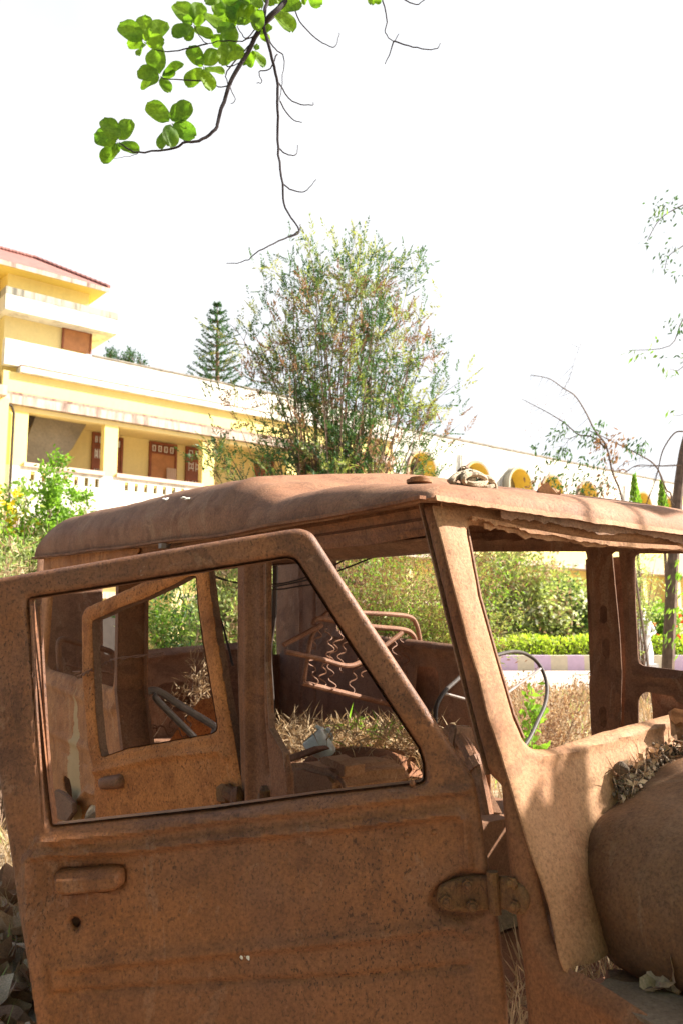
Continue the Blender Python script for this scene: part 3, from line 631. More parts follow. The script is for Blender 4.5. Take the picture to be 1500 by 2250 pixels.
shrub('large pale green shrub in front of the dark veranda', 1130, 1290, 110, 95, 31.5, 70, [('foliage', 'shrub', .5), ('bright_foliage', 'coniferl', .3), ('dry_foliage', 'straw', .2)], L=.20, Wd=.09, spread=.6, twl=.9)
s_ = shrub('white flowered shrub above the low clipped hedge', 1240, 1330, 90, 50, 32.5, 60, [('foliage', 'shrub', .7), ('dark_foliage', 'conifer', .3)], L=.20, Wd=.09, spread=.5, twl=.8)
fl_ = MB()
for c0 in inpoly([(1150, 1300), (1290, 1290), (1290, 1375), (1110, 1370)], 34, YP(31), .6): fl_ = MB(); leaves(np.repeat([c0], 6, 0), rng.normal(size=(6, 3)), .12, .1, fl_); fl_.build('flower', M['petalw'], s_, smooth=False)
s_ = shrub('loose garden bush with small red blooms seen through the front side window', 1440, 1395, 90, 50, 31, 55, [('foliage', 'shrub', .5), ('bright_foliage', 'brightgreen', .5)], L=.18, Wd=.08, spread=.4, twl=.7)
fl_ = MB()
for c0 in inpoly([(1390, 1350), (1500, 1340), (1500, 1425), (1400, 1420)], 16, YP(29.2), .6): fl_ = MB(); leaves(np.repeat([c0], 6, 0), rng.normal(size=(6, 3)), .10, .09, fl_); fl_.build('flower', M['petalr'], s_, smooth=False)
shrub('thin twiggy bush behind the far front window', 1400, 1290, 60, 80, 16, 22, [('foliage', 'shrub', 1)], L=.09, Wd=.03, spread=.2, twigs=2, spray=6)
# slender tree at the right edge
def hitp(pts, y, jd=0): return [YP(y+(rng.uniform(-jd, jd) if jd else 0)).hit(*q) for q in pts]
root = empty('slender_tree', tuple(hitp([(1470, 1480)], 11)[0]*[1, 1, 0]), 'slender brown trunk at the right edge with loose leafy twigs high above', 'tree')
S = MB(); pts = hitp([(1462, 1640), (1466, 1480), (1474, 1300), (1480, 1200), (1487, 1100), (1500, 1000), (1515, 930), (1530, 800), (1560, 600), (1600, 300)], 11)
pts[0][2] = 0; S.tube(cr(pts, 4), list(np.linspace(.085, .045, 37)), 9)
for q, r_ in [([(1500, 948), (1480, 952), (1455, 990), (1443, 1040), (1430, 1080), (1418, 1110)], .012), ([(1498, 1022), (1450, 1024), (1400, 1022), (1378, 1035)], .010), ([(1480, 1110), (1460, 1080), (1447, 1040)], .008), ([(1600, 300), (1560, 420), (1500, 450), (1450, 480), (1420, 530)], .012), ([(1590, 400), (1520, 520), (1470, 560), (1460, 590)], .01), ([(1560, 640), (1500, 700), (1470, 760), (1380, 770)], .01), ([(1560, 700), (1500, 805), (1470, 810)], .008), ([(1540, 880), (1500, 910), (1480, 912)], .006)]:
    pts = cr(hitp(q, 10.9), 4); S.tube(pts, list(np.linspace(r_, r_*.4, len(pts))), 5)
S.build('trunk', M['bark'], root)
Fo = MB(); Fb = MB()
def clump(pxs, py, n, rad, y, mb, L=.11, Wd=.04):
    c0 = YP(y).hit(pxs, py); P = c0+rng.normal(size=(n, 3))*rad; leaves(P, rng.normal(size=(n, 3))*.5+np.array([-.4, 0, -.7]), L, Wd, mb, .1)
for x, y, n, r_ in [(1450, 445, 14, .07), (1470, 440, 10, .06), (1440, 480, 12, .07), (1425, 530, 10, .06), (1465, 470, 18, .09), (1490, 450, 16, .08), (1460, 560, 12, .06), (1475, 575, 14, .07), (1485, 545, 10, .05), (1495, 600, 10, .05), (1480, 720, 12, .06), (1492, 690, 8, .05), (1460, 785, 6, .04), (1495, 735, 8, .05), (1465, 525, 8, .05), (1500, 780, 8, .05)]: clump(x, y, n, r_, 10.8, Fo, .08, .028)
for x, y, n, r_ in [(1385, 770, 3, .05), (1402, 775, 5, .05), (1410, 785, 4, .04), (1432, 755, 4, .04), (1440, 770, 4, .05), (1475, 805, 5, .05), (1470, 818, 4, .04), (1480, 912, 5, .04), (1452, 460, 6, .05), (1488, 1250, 14, .10), (1480, 1330, 14, .10), (1470, 1400, 20, .12), (1495, 1285, 10, .08)]: clump(x, y, n, r_, 10.7, Fb, .10, .035)
Fo.build('foliage', M['conifer'], root, smooth=False); Fb.build('bright_foliage', M['brightgreen'], root, smooth=False)
# thorny arching tree
root = empty('thorny_tree', tuple(hitp([(1380, 1500)], 12.5)[0]*[1, 1, 0]), 'sparse thorny tree with long bare arching shoots above the windscreen header', 'tree')
S = MB(); yb_ = 12.5
AR = [([(1440, 1600), (1400, 1300), (1366, 1100), (1345, 1040), (1330, 980), (1305, 945), (1285, 905), (1262, 870), (1235, 852), (1205, 832), (1165, 824)], .035),
      ([(1330, 985), (1300, 960), (1270, 955), (1240, 930), (1205, 908), (1175, 892), (1148, 878)], .014),
      ([(1480, 1600), (1475, 1300), (1475, 1105), (1462, 1075), (1440, 1025), (1405, 1000), (1365, 980), (1320, 958), (1290, 945)], .02),
      ([(1270, 955), (1250, 965), (1238, 980)], .007), ([(1238, 852), (1250, 830), (1262, 790), (1274, 755)], .004), ([(1352, 1035), (1368, 1020), (1410, 1005)], .006), ([(1378, 1034), (1395, 1025), (1430, 1025), (1500, 1018)], .008), ([(1420, 1110), (1430, 1070), (1445, 1030)], .007), ([(1378, 1034), (1368, 1070)], .003), ([(1340, 1040), (1310, 1070), (1275, 1080)], .005)]
AR[0] = (AR[0][0], .02)
for q, r_ in AR:
    pts = cr(hitp(q, yb_), 6); 
    if q[0][1] == 1600: pts[0] = pts[0]*[1, 1, 0]
    S.tube(pts, list(np.linspace(r_, r_*.28, len(pts))), 5)
    for p0 in pts[::2]:
        if q[0][1] == 1600 and p0[2] < 3.3: continue
        d = rng.normal(size=3)*.6+np.array([-.5, 0, -.6]); ll = rng.uniform(.03, .16); S.tube([p0, p0+d*ll], [.004, .001], 3, cap=False)
S.build('trunk', M['bark'], root)
Fo = MB(); Fd = MB()
for x, y, n, r_ in [(1300, 955, 26, .10), (1285, 960, 14, .08), (1330, 985, 34, .12), (1345, 1010, 22, .12), (1320, 965, 16, .08), (1330, 1000, 14, .10), (1240, 940, 10, .05), (1225, 950, 12, .06), (1215, 960, 8, .05), (1235, 985, 18, .08), (1215, 995, 16, .09), (1245, 1000, 16, .1), (1175, 982, 10, .04), (1365, 965, 16, .08), (1380, 975, 14, .06), (1415, 975, 14, .06), (1400, 985, 12, .06), (1325, 930, 10, .04), (1290, 1010, 8, .06), (1310, 1040, 10, .08), (1195, 1030, 18, .12), (1210, 1060, 24, .14), (1240, 1040, 14, .12), (1250, 1070, 26, .14), (1285, 1055, 26, .14), (1310, 1075, 22, .12), (1335, 1060, 12, .08), (1180, 1060, 14, .08)]:
    clump(x, y, int(n*1.5), r_, yb_, Fo if rng.uniform() < .8 else Fd, .09, .03)
for i in range(70):
    x = rng.uniform(1150, 1260); y = rng.uniform(850, 960); clump(x, y, 1, .02, yb_, Fd, .05, .008)
for x, y, n in [(1337, 1070, 16), (1300, 1090, 20), (1275, 1080, 14)]: clump(x, y, n, .1, yb_, Fd, .1, .03)
Fo.build('foliage', M['conifer'], root, smooth=False); Fd.build('dry_foliage', M['drybrown'], root, smooth=False)
# hedge and painted kerb
def rowleaf(mb, x0, x1, y0_, y1_, z0, z1, n, L, Wd):
    P = rng.uniform([x0, y0_, z0], [x1, y1_, z1], (n, 3)); P[:, 2] += .12*np.sin(P[:, 0]*3.1)*rng.uniform(0, 1, n)
    leaves(P, rng.normal(size=(n, 3))*.6+Z*.5, L, Wd, mb)
hg = MB(); rowleaf(hg, -2, 24, 29.4, 30.4, .4, 1.12, 13000, .14, .06)
rowleaf(hg, -2, 24, 29.0, 29.6, .45, 1.1, 9000, .14, .06)
hb = MB(); hb.box((-2, 29.55, 0), (26, 0, 0), (0, .7, 0), (0, 0, 1.0))
rt_ = empty('clipped_hedge', (8, 29.9, 0), 'low clipped yellow green hedge behind the painted kerb', 'hedge'); hg.build('foliage', M['hedge'], rt_, smooth=False); hb.build('stems', M['bark'], rt_, smooth=False)
m, t, p = mat('kerb_paint'); v = obco(t); sx = N_(t, 'ShaderNodeSeparateXYZ'); t.links.new(v, sx.inputs[0])
md = N_(t, 'ShaderNodeMath', operation='PINGPONG'); md.inputs[1].default_value = .5
q_ = mult(t, sx.outputs[0], .9); t.links.new(q_, md.inputs[0]); gt = N_(t, 'ShaderNodeMath', operation='GREATER_THAN'); gt.inputs[1].default_value = .25; t.links.new(md.outputs[0], gt.inputs[0])
c = mixc(t, gt.outputs[0], (.66, .50, .66), (.70, .62, .44)); c = mixc(t, .35, c, ramp(t, noise(t, 6, 5, .6, v), [(.3, (.6,)*3), (.7, (1.1,)*3)]), 'MULTIPLY'); t.links.new(c, p.inputs['Base Color']); M['kerb'] = m
k_ = MB(); k_.box((-2, 28.4, -.1), (26, 0, 0), (0, .45, 0), (0, 0, .62)); tag(k_.build('painted_kerb', M['kerb'], smooth=False), 'low kerb wall painted in lilac and pale yellow blocks', 'kerb')
# garden statue
gs = MB(); c0 = YP(26).hit(1414, 1420); c0[2] = 0; pr_ = [(.24, 0), (.26, .3), (.2, .8), (.22, 1.1), (.24, 1.3), (.09, 1.42), (.07, 1.48)]
k = 12; V = [c0+np.array([r_*math.cos(2*math.pi*i/k), r_*math.sin(2*math.pi*i/k), z+.35]) for r_, z in pr_ for i in range(k)]
gs.add(V, [(j*k+i, j*k+(i+1) % k, (j+1)*k+(i+1) % k, (j+1)*k+i) for j in range(len(pr_)-1) for i in range(k)]); gs.ball(c0+Z*1.93, (.1, .11, .13), 10, 8)
gs.tube([c0+np.array([-.2, 0, 1.6]), c0+np.array([-.3, -.1, 1.3]), c0+np.array([-.12, -.22, 1.2])], [.07, .06, .05], 8); gs.tube([c0+np.array([.2, 0, 1.6]), c0+np.array([.3, -.1, 1.3]), c0+np.array([.1, -.22, 1.2])], [.07, .06, .05], 8)
gs.box(c0+np.array([-.3, -.3, 0]), (.6, 0, 0), (0, .6, 0), (0, 0, .36)); tag(gs.build('garden_statue', M['whitep']), 'small white garden statue among bushes, seen through the far front window', 'statue')
# ------------------------------------------------------------------ grasses and litter
def grass(n, area, L, Wd, z=0, mb=None):
    mb = mb or MB(); P = rng.uniform([area[0], area[2], z], [area[1], area[3], z+.02], (n, 3)); D = rng.normal(size=(n, 3))*.45+Z*1.0
    leaves(P, D, L, Wd, mb, .1); return mb
gr = MB(); grass(9000, (-7, 7, 5.5, 11), .34, .012, 0, gr); grass(9000, (-2, 9, 9, 19), .40, .02, 0, gr); grass(3500, (-4, -1.4, 3.6, 6), .22, .008, 0, gr)
tag(gr.build('dry_grass', M['straw'], smooth=False), 'dry straw coloured grass on the ground around the jeep', 'grass', kind='stuff')
gr = MB(); grass(2200, (-7, 9, 5.5, 18), .30, .02, 0, gr); grass(260, (-3.2, -1.2, 3.0, 6), .2, .02, 0, gr)
tag(gr.build('green_weeds', M['shrub'], smooth=False), 'scattered green weeds growing in the dry grass', 'weeds', kind='stuff')
def deadleaf(mb, c0, L, Wd, ang, tilt, curl):
    nu, nv = 7, 5; V = []; Rm = Matrix.Rotation(ang, 3, 'Z') @ Matrix.Rotation(tilt, 3, 'X') @ Matrix.Rotation(rng.normal()*.5, 3, 'Y')
    ph_ = rng.uniform(0, 6)
    for i in range(nu):
        u = i/(nu-1); ww = Wd*math.sin(math.pi*(u*.93+.05))**.75*.5
        for j in range(nv):
            v_ = j/(nv-1)*2-1; q = Vector((v_*ww, (u-.5)*L, curl*L*(abs(v_)**1.5)*.55+curl*L*.8*(u-.5)**2+.012*math.sin(9*u+ph_+3*v_)))
            q = Rm @ q; V.append(np.array(c0)+np.array(q))
    mb.add(V, [(i*nv+j, i*nv+j+1, (i+1)*nv+j+1, (i+1)*nv+j) for i in range(nu-1) for j in range(nv-1)])
dl = MB(); dl2 = MB()
for i in range(1500):
    x = rng.uniform(-2.6, 1.6); y = rng.uniform(1.3, 5.2); deadleaf(dl if rng.uniform() < .6 else dl2, (x, y, .02+rng.uniform(0, .10)), rng.uniform(.14, .26), rng.uniform(.08, .14), rng.uniform(0, 6.3), rng.normal()*.4, rng.uniform(-.3, .7))
M['deadleaf2'] = leafmat('dead_leaf_dark', (.22, .12, .07), (.36, .21, .12), .1, 9, .8, (1.2, 1, .8))
tag(dl.build('leaf_litter', M['deadleaf']), 'large pale curled dead leaves covering the ground beside the jeep', 'leaf litter', kind='stuff')
tag(dl2.build('dark_leaf_litter', M['deadleaf2']), 'darker brown dead leaves mixed in the litter', 'leaf litter', kind='stuff')

# ================================================================== the jeep
JEEP = empty('rusty_jeep', tuple(W(-.6, .75, 0)), 'stripped brown rusty jeep shell with its near doors hanging open', 'jeep')
NEAR = Plane(W(0, 0, 0), JF, Z); FAR = Plane(W(0, 1.5, 0), JF, Z); REAR = Plane(W(-2.3, 0, 0), JR, Z)
WD_ = JF*.281-Z*.755; WD_ /= np.linalg.norm(WD_)
FRONT = Plane(W(.766, 0, 1.723), JR, WD_)
INF = Plane(W(0, 0, 0), JF, Z)
def px(plane, pts, r=None, n=5): return roundp(plane.uvs(pts), r if r is not None else 0, n)
def crease(line, wdt, amp, P):
    """embossed step along a polyline (plane metres)"""
    def f(X):
        d = np.full(len(X), 1e9)
        for a, b in zip(line[:-1], line[1:]):
            a = np.array(a); b = np.array(b); e = b-a; t_ = np.clip(((X-a)@e)/(e@e), 0, 1); d = np.minimum(d, np.linalg.norm(X-a-np.outer(t_, e), axis=1))
        return amp*np.exp(-(d/wdt)**2)
    return f
# ---- roof
def gut(x, v):
    zn = 1.757-.031*np.minimum(x, 0)
    zf = np.where(x < .33, 1.79+(.33-x)*.075, 1.79-(x-.33)*.14)
    return zn+(zf-zn)*v
def SE(t, p=2.4): t = np.clip(t, 0, 1); return (1-(1-t)**p)**(1/p)
nu, nv = 150, 90
us = np.linspace(0, 1, nu); vs = np.concatenate([np.linspace(0, .16, 40), np.linspace(.16, .84, 26)[1:-1], np.linspace(.84, 1, 26)])
XF, XR = .80, -2.10
V = []
for u in us:
    x = XF-(XF-XR)*(u**1.15 if u < 1 else 1)
    for v_ in vs:
        y = -.03+1.56*v_
        raise_ = 1-np.clip((x+.15)/.27, 0, 1)**.9          # raised rear part of the roof
        if 1: raise_ = raise_ if v_ < 2 else 0
        hcn = .055+.03*sstep(.78, .35, np.array(x)) if False else .05+.03*(1-sstep(.35, .78, np.array(x)))
        hc_ = hcn*(1-raise_)+(.175+.03*(1-sstep(-1.4, -.1, np.array(x)))*0)*raise_
        camb = .05*math.sin(math.pi*v_)*(1-.6*float(sstep(.3, .8, np.array(x))))
        wd_ = .10+.03*raise_
        sidew = SE(min(y+.03, 1.53-y)/wd_, 2.2)
        frw = SE((XF-x)/.11, 2.0); rr_ = SE((x-XR)/.24, 2.6)
        z = float(gut(np.array(x), v_))+(hc_*sidew*frw+camb*min(1, sidew*1.3)*frw)*rr_
        # transverse pressed step and shallow dents
        z += .014*math.exp(-((x+.02-.18*(v_-.1))/.03)**2)*sidew*frw*(1 if v_ > .12 else v_/.12)
        z += .010*mnoise.noise(Vector((x*2.2, y*2.2, 0)))*sidew+.003*mnoise.noise(Vector((x*11, y*9, 3)))
        bul = .015*(1-abs(2*sidew-1))*min(1, max(0, -x*4))
        V.append(W(x, y-(bul if v_ < .5 else -bul), z))
n1 = len(V); K = len(vs)
Vb = []
for i, q in enumerate(V):
    Vb.append(q-Z*.006-(JR*(-.004)) if i % K > K//2 else q-Z*.006+JR*.004)
Fc = [(i*K+j, (i+1)*K+j, (i+1)*K+j+1, i*K+j+1) for i in range(nu-1) for j in range(K-1)]
Fb = [tuple(q+n1 for q in f[::-1]) for f in Fc]
rim = [(j, j+1, j+1+n1, j+n1) for j in range(K-1)]+[((nu-1)*K+j+1, (nu-1)*K+j, (nu-1)*K+j+n1, (nu-1)*K+j+1+n1) for j in range(K-1)]
rim += [((i+1)*K, i*K, i*K+n1, (i+1)*K+n1) for i in range(nu-1)]+[(i*K+K-1, (i+1)*K+K-1, (i+1)*K+K-1+n1, i*K+K-1+n1) for i in range(nu-1)]
ROOF = obj('roof', V+Vb, Fc+Fb+rim, M['roof'], JEEP, True, 50)
# drip flange along the near side, lip along the front
def strip(name, P, D1, D2, m_, par, jag=0, thick=.003):
    """a bent strip following points P, spanning D1 (width) with thickness D2"""
    mb = MB(); P = np.array(P); n = len(P); D1 = np.array(D1); D2 = np.array(D2)
    w1 = np.array([1+jag*1.3*mnoise.noise(Vector((i*.13, 1.3, float(P[0][0])*9)))+jag*.9*mnoise.noise(Vector((i*.63, 4.3, 0)))+jag*.6*max(0, mnoise.noise(Vector((i*.31, 7.7, 0)))-.25)*4 for i in range(n)])
    A = P; B_ = P+D1*w1[:, None]; V_ = np.concatenate([A, B_, B_+D2, A+D2])
    Fq = []
    for i in range(n-1):
        for k in range(4):
            a0 = k*n+i; b0_ = ((k+1) % 4)*n+i; Fq.append((a0, a0+1, b0_+1, b0_))
    Fq += [(0, n, 2*n, 3*n), (n-1, 4*n-1, 3*n-1, 2*n-1)]
    mb.add(V_, Fq); return mb.build(name, m_, par, True, 40)
gx_ = np.linspace(-2.08, .78, 90)
strip('drip_rail', [W(x, -.036, float(gut(np.array(x), 0))-.004+.002*math.sin(x*9)) for x in gx_], -JR*.018, Z*.007, M['pillar'], ROOF, .35)
gy_ = np.linspace(-.03, 1.5, 160)
strip('front_lip', [W(.803, y, float(gut(np.array(.8), (y+.03)/1.56))+.004) for y in gy_], -Z*.012+JF*.004, -JF*.004, M['front'], ROOF, .14)
strip('torn_gutter', [W(.795, y, float(gut(np.array(.8), (y+.03)/1.56))-.004-.004*math.sin(y*17)) for y in gy_[20:]], -Z*.020, -JF*.003, M['inner'], ROOF, .3)
mb = MB(); c0 = W(.60, .10, 1.826); mb.tube([c0, c0+Z*.008], .03, 12); mb.tube([c0+Z*.004, c0+Z*.013], .022, 12); mb.build('vent_cap', M['front'], ROOF)
mb = MB(); c0 = NEAR.hit(362, 1192, .03); mb.ball(c0+JR*.01, (.016, .016, .013), 10, 6, .3); mb.tube([c0-Z*.02, c0-Z*.004], .02, 8); mb.build('roof_bolt', M['steel'], ROOF)
for i, (xx, yy) in enumerate(((.18, .35), (-.42, .03), (-.62, .04), (.12, .55))):
    hits = [q for q in range(n1) if abs((V[q]-JO)@JF-xx) < .02 and abs((V[q]-JO)@JR-yy) < .03]
    if not hits: continue
    c0 = V[hits[len(hits)//2]]; mb = MB()
    for k in range(7): mb.ball(c0+rng.normal(size=3)*[.012, .012, .003], (.008, .008, .0035), 6, 4, .7)
    mb.build('bird_dropping', M['whitep'], ROOF)
# ---- windscreen frame and cowl: one pressed sheet
fo = [(948, 1112), (955, 1135), (1025, 1410), (1050, 1490), (1070, 1578), (1097, 1655), (1130, 1765), (1166, 1880), (1186, 1935), (1204, 1990), (1214, 2040), (1221, 2082), (1228, 2112), (1239, 2137), (1252, 2140), (1258, 2124), (1300, 2116), (1332, 2100), (1346, 2088), (1420, 2010), (1650, 1930), (2050, 1860), (1960, 1640), (1900, 1420), (1745, 1160), (1500, 1150), (1200, 1112)]
fh = [(1024, 1146), (1150, 1162), (1250, 1182), (1500, 1200), (1690, 1215), (1840, 1480), (1500, 1562), (1330, 1606), (1215, 1643), (1172, 1646), (1148, 1620), (1128, 1570), (1090, 1440), (1054, 1310)]
FO = px(FRONT, fo, 0); FH = px(FRONT, fh, [.03, 0, 0, 0, .05, .05, 0, .0, .035, .035, 0, 0, 0, 0])
cl1 = FRONT.uvs([(1185, 1668), (1225, 1663), (1330, 1632), (1500, 1585), (1700, 1530)]); cf1 = crease(cl1, .007, .006, FRONT)
def fhf(X, dd):
    hole = np.minimum(np.abs(psdf(X, FH)), 1)
    h = -.010*np.exp(-(hole/.008)**2)
    h += .02*sstep(0.02, .11, hole)*sstep(.55, .75, X[:, 1])*0
    h += cf1(X)
    h -= .018*sstep(.52, .66, X[:, 1])*sstep(.07, .20, X[:, 0])                 # dished cowl side below the screen
    return h
FR = sheet('windscreen_frame', lambda xy, h: FRONT.map(xy, h+.006), FO, [FH], .0085, .004, fhf, M['front'], JEEP, tear=.0015, tears=30, roll=.003, rollr=.010)
# ragged header seam hanging under the lip
hs = [FRONT.hit(*q, off=.012) for q in cr([np.array(q, float) for q in [(1032, 1134), (1090, 1144), (1150, 1160), (1250, 1178), (1340, 1190), (1500, 1200)]], 16)]
strip('header_seam', hs, -Z*.008-JR*.0, JF*.006, M['front'], FR, .55)
hs = [FRONT.hit(*q, off=.004) for q in cr([np.array(q, float) for q in [(1060, 1150), (1150, 1168), (1250, 1184), (1340, 1194), (1500, 1204)]], 14)]
strip('header_seam', hs, -Z*.010, JF*.004, M['front'], FR, .6)
# inner flange of the opening: depth of the near pillar
E1 = [(955, 1135), (1025, 1410), (1050, 1490), (1070, 1578), (1097, 1655)]
E0 = [(915, 1104), (930, 1165), (960, 1290), (1020, 1540), (1062, 1702)]
PA = px(NEAR, E0+[(1088, 1728), (1092, 1790), (1106, 1925), (1118, 2002), (1136, 2120), (1146, 2260), (1170, 2420), (1640, 2420), (1500, 2290), (1400, 2235), (1320, 2180), (1262, 2146), (1240, 2140), (1222, 2112), (1195, 2066), (1174, 1990), (1164, 1930), (1158, 1872), (1130, 1768), (1096, 1655), (1070, 1578), (1050, 1490), (1025, 1410), (955, 1135), (946, 1104)])
def paf(X, dd): return -.012*np.exp(-(dd/.012)**2)+.004*np.exp(-((dd-.03)/.01)**2)
AP = sheet('front_pillar', NEAR.map, PA, [], .0085, .004, paf, M['pillar'], JEEP, tear=.0015, roll=.004, rollr=.012)
mb = MB()
A_ = [NEAR.hit(*q) for q in E0]; 
# rear return of the pillar, gives it a box section
for a, b in zip(A_[:-1], A_[1:]): mb.prism([a+JR*.002, b+JR*.002, b+JR*.07, a+JR*.07], JF*.004)
E2 = [(1024, 1150), (1054, 1310), (1090, 1440), (1128, 1570), (1150, 1622)]
B_ = [FRONT.hit(*q, off=-.008) for q in E2]
for a, b in zip(B_[:-1], B_[1:]): mb.prism([a, b, b-JF*.02, a-JF*.02], JR*.004)
mb.build('pillar_return', M['inner'], AP)
# ---- near roof rail above the doors
nr = []
RN = px(NEAR, [(918, 1104), (935, 1180), (905, 1178), (800, 1190), (700, 1208), (600, 1222), (600, 1168), (700, 1156), (800, 1130)])
# rail as long sheet in car coordinates
RL = [(-2.05, 1.835), (-2.05, 1.74), (-1.2, 1.725), (-.2, 1.70), (.5, 1.685), (.735, 1.69), (.77, 1.755), (.2, 1.76)]
def rlh(X, dd): return -.012*np.exp(-((X[:, 1]-(1.735-.03*np.minimum(X[:, 0], 0)))/.008)**2)+.004*np.sin(X[:, 1]*300)*.5
NR2 = Plane(W(0, .012, 0), JF, Z)
sheet('side_rail', NR2.map, RL, [], .009, .004, rlh, M['pillar'], JEEP, tear=.003, tears=22)
mb = MB(); mb.prism([W(.72, .05, 1.685), W(.72, .10, 1.665), W(-2.05, .10, 1.715), W(-2.05, .05, 1.735)], Z*.004); mb.build('inner_rail', M['inner'], JEEP)
mb = MB(); mb.prism([W(.72, .105, 1.66), W(.72, .108, 1.75), W(-2.05, .108, 1.82), W(-2.05, .105, 1.712)], JR*.004); mb.build('inner_rail', M['inner'], JEEP)
# ---- near centre pillar
BP = px(NEAR, [(517, 1200), (518, 1460), (526, 1764), (545, 1990), (560, 2250), (700, 2250), (650, 1990), (634, 1765), (631, 1700), (619, 1652), (600, 1622), (589, 1600), (583, 1464), (584, 1200)], 0)
b_l = NEAR.uvs([(548, 1200), (550, 1560), (556, 1990)])
cb = crease(b_l, .02, .022, NEAR); b_2 = crease(NEAR.uvs([(571, 1200), (573, 1560), (585, 1700)]), .008, -.012, NEAR)
CP = sheet('centre_pillar', lambda xy, h: NEAR.map(xy, h-.004), BP, [], .007, .005, lambda X, dd: cb(X)+b_2(X), M['pillar'], JEEP, tear=.002, roll=.01, rollr=.01)
mb = MB(); q = [NEAR.hit(*p_)+JR*.004 for p_ in [(520, 1200), (520, 1460), (529, 1764), (548, 1990)]]
for a, b in zip(q[:-1], q[1:]): mb.prism([a, b, b+JR*.07, a+JR*.07], JF*.004)
q = [NEAR.hit(*p_)+JR*.004 for p_ in [(581, 1200), (580, 1464), (588, 1600), (618, 1654), (628, 1762)]]
for a, b in zip(q[:-1], q[1:]): mb.prism([a, b, b+JR*.018, a+JR*.018], JF*.004)
mb.build('pillar_return', M['inner'], CP)
mb = MB(); c0 = NEAR.hit(583, 1750, .0); mb.ball(c0, (.02, .02, .03), 8, 6, .4); mb.ball(c0-Z*.02+JF*.02, (.016, .016, .016), 8, 6, .4); mb.build('hinge_stub', M['hinge'], CP)
# ---- near rear body side
BS = px(NEAR, [(96, 1205), (92, 1310), (75, 1448), (75, 1500), (84, 1600), (98, 1720), (120, 1790), (150, 2000), (300, 2060), (285, 1800), (268, 1652), (266, 1572), (250, 1512), (256, 1300), (306, 1205)], 0)
BW = px(NEAR, [(110, 1255), (108, 1300), (95, 1462), (104, 1472), (180, 1493), (246, 1512), (252, 1290), (254, 1240)], [.03, 0, .03, .02, 0, .03, 0, .03])
AR_ = px(NEAR, [(136, 1712), (140, 1704), (152, 1712), (157, 1735), (158, 1758), (150, 1752), (140, 1735)], .01)
WA = px(NEAR, [(178, 2040), (176, 1850), (182, 1790), (196, 1768), (212, 1772), (240, 1850), (262, 2050)], .02)
k1 = crease(NEAR.uvs([(76, 1487), (130, 1510), (185, 1535), (250, 1560)]), .018, .013, NEAR); k2 = crease(NEAR.uvs([(82, 1595), (190, 1643), (262, 1672)]), .016, .011, NEAR); k3 = crease(NEAR.uvs([(85, 1622), (193, 1682)]), .004, -.006, NEAR)
k4 = crease(NEAR.uvs([(172, 1800), (176, 1760), (196, 1738), (215, 1745)]), .015, .02, NEAR)
def bsh(X, dd): return k1(X)+k2(X)+k3(X)+k4(X)-.012*np.exp(-(np.abs(psdf(X, BW))/.012)**2)
t = M['side'].node_tree; p = t.nodes['Principled BSDF']; v = obco(t); src = p.inputs['Base Color'].links[0].from_socket
u0_, zt_ = NEAR.uv(160, 1525); _, zb_ = NEAR.uv(170, 1745)
dtn = N_(t, 'ShaderNodeVectorMath', operation='DOT_PRODUCT'); dtn.inputs[1].default_value = tuple(JF); t.links.new(v, dtn.inputs[0])
sb_ = N_(t, 'ShaderNodeMath', operation='SUBTRACT'); t.links.new(dtn.outputs['Value'], sb_.inputs[0]); sb_.inputs[1].default_value = NEAR.uv(165, 1640)[0]+.6
ab_ = N_(t, 'ShaderNodeMath', operation='ABSOLUTE'); t.links.new(sb_.outputs[0], ab_.inputs[0])
sz = N_(t, 'ShaderNodeSeparateXYZ'); t.links.new(v, sz.inputs[0]); hw_ = N_(t, 'ShaderNodeMapRange'); t.links.new(sz.outputs[2], hw_.inputs[0])
hw_.inputs[1].default_value = zt_; hw_.inputs[2].default_value = zb_; hw_.inputs[3].default_value = .0; hw_.inputs[4].default_value = .11
df_ = N_(t, 'ShaderNodeMath', operation='SUBTRACT'); t.links.new(hw_.outputs[0], df_.inputs[0]); t.links.new(ab_.outputs[0], df_.inputs[1])
nn_ = N_(t, 'ShaderNodeMath', operation='MULTIPLY_ADD'); t.links.new(noise(t, 11, 7, .65, v, .5), nn_.inputs[0]); nn_.inputs[1].default_value = .16; nn_.inputs[2].default_value = -.085
ad_ = N_(t, 'ShaderNodeMath', operation='ADD'); t.links.new(df_.outputs[0], ad_.inputs[0]); t.links.new(nn_.outputs[0], ad_.inputs[1])
gr_ = N_(t, 'ShaderNodeMath', operation='GREATER_THAN'); t.links.new(ad_.outputs[0], gr_.inputs[0]); gr_.inputs[1].default_value = 0.0
t.links.new(mixc(t, mult(t, gr_.outputs[0], .75), src, (.50, .36, .18)), p.inputs['Base Color'])
BSO = sheet('rear_side_panel', NEAR.map, BS, [BW, AR_, WA], .0115, .005, bsh, M['side'], JEEP, tear=.002)
# pale remains of old paint on the panel
PT = px(NEAR, [(159, 1520), (166, 1524), (164, 1545), (172, 1580), (178, 1620), (180, 1660), (186, 1700), (178, 1745), (160, 1740), (152, 1700), (150, 1640), (154, 1590), (158, 1560)], .01)
M['oldpaint'] = plain('old_cream_paint', (.42, .30, .16), .7, .2, 14, .1)
mb = MB()
for q in ([(306, 1215), (306, 1640), (300, 1990)],):
    P_ = [NEAR.hit(*p_) for p_ in q]
    for a, b in zip(P_[:-1], P_[1:]): mb.prism([a+JR*.0, b, b-JF*0, a], JR*.001) if 0 else None
CPN = Plane(W(-1.04, 0, 0), JR, Z)
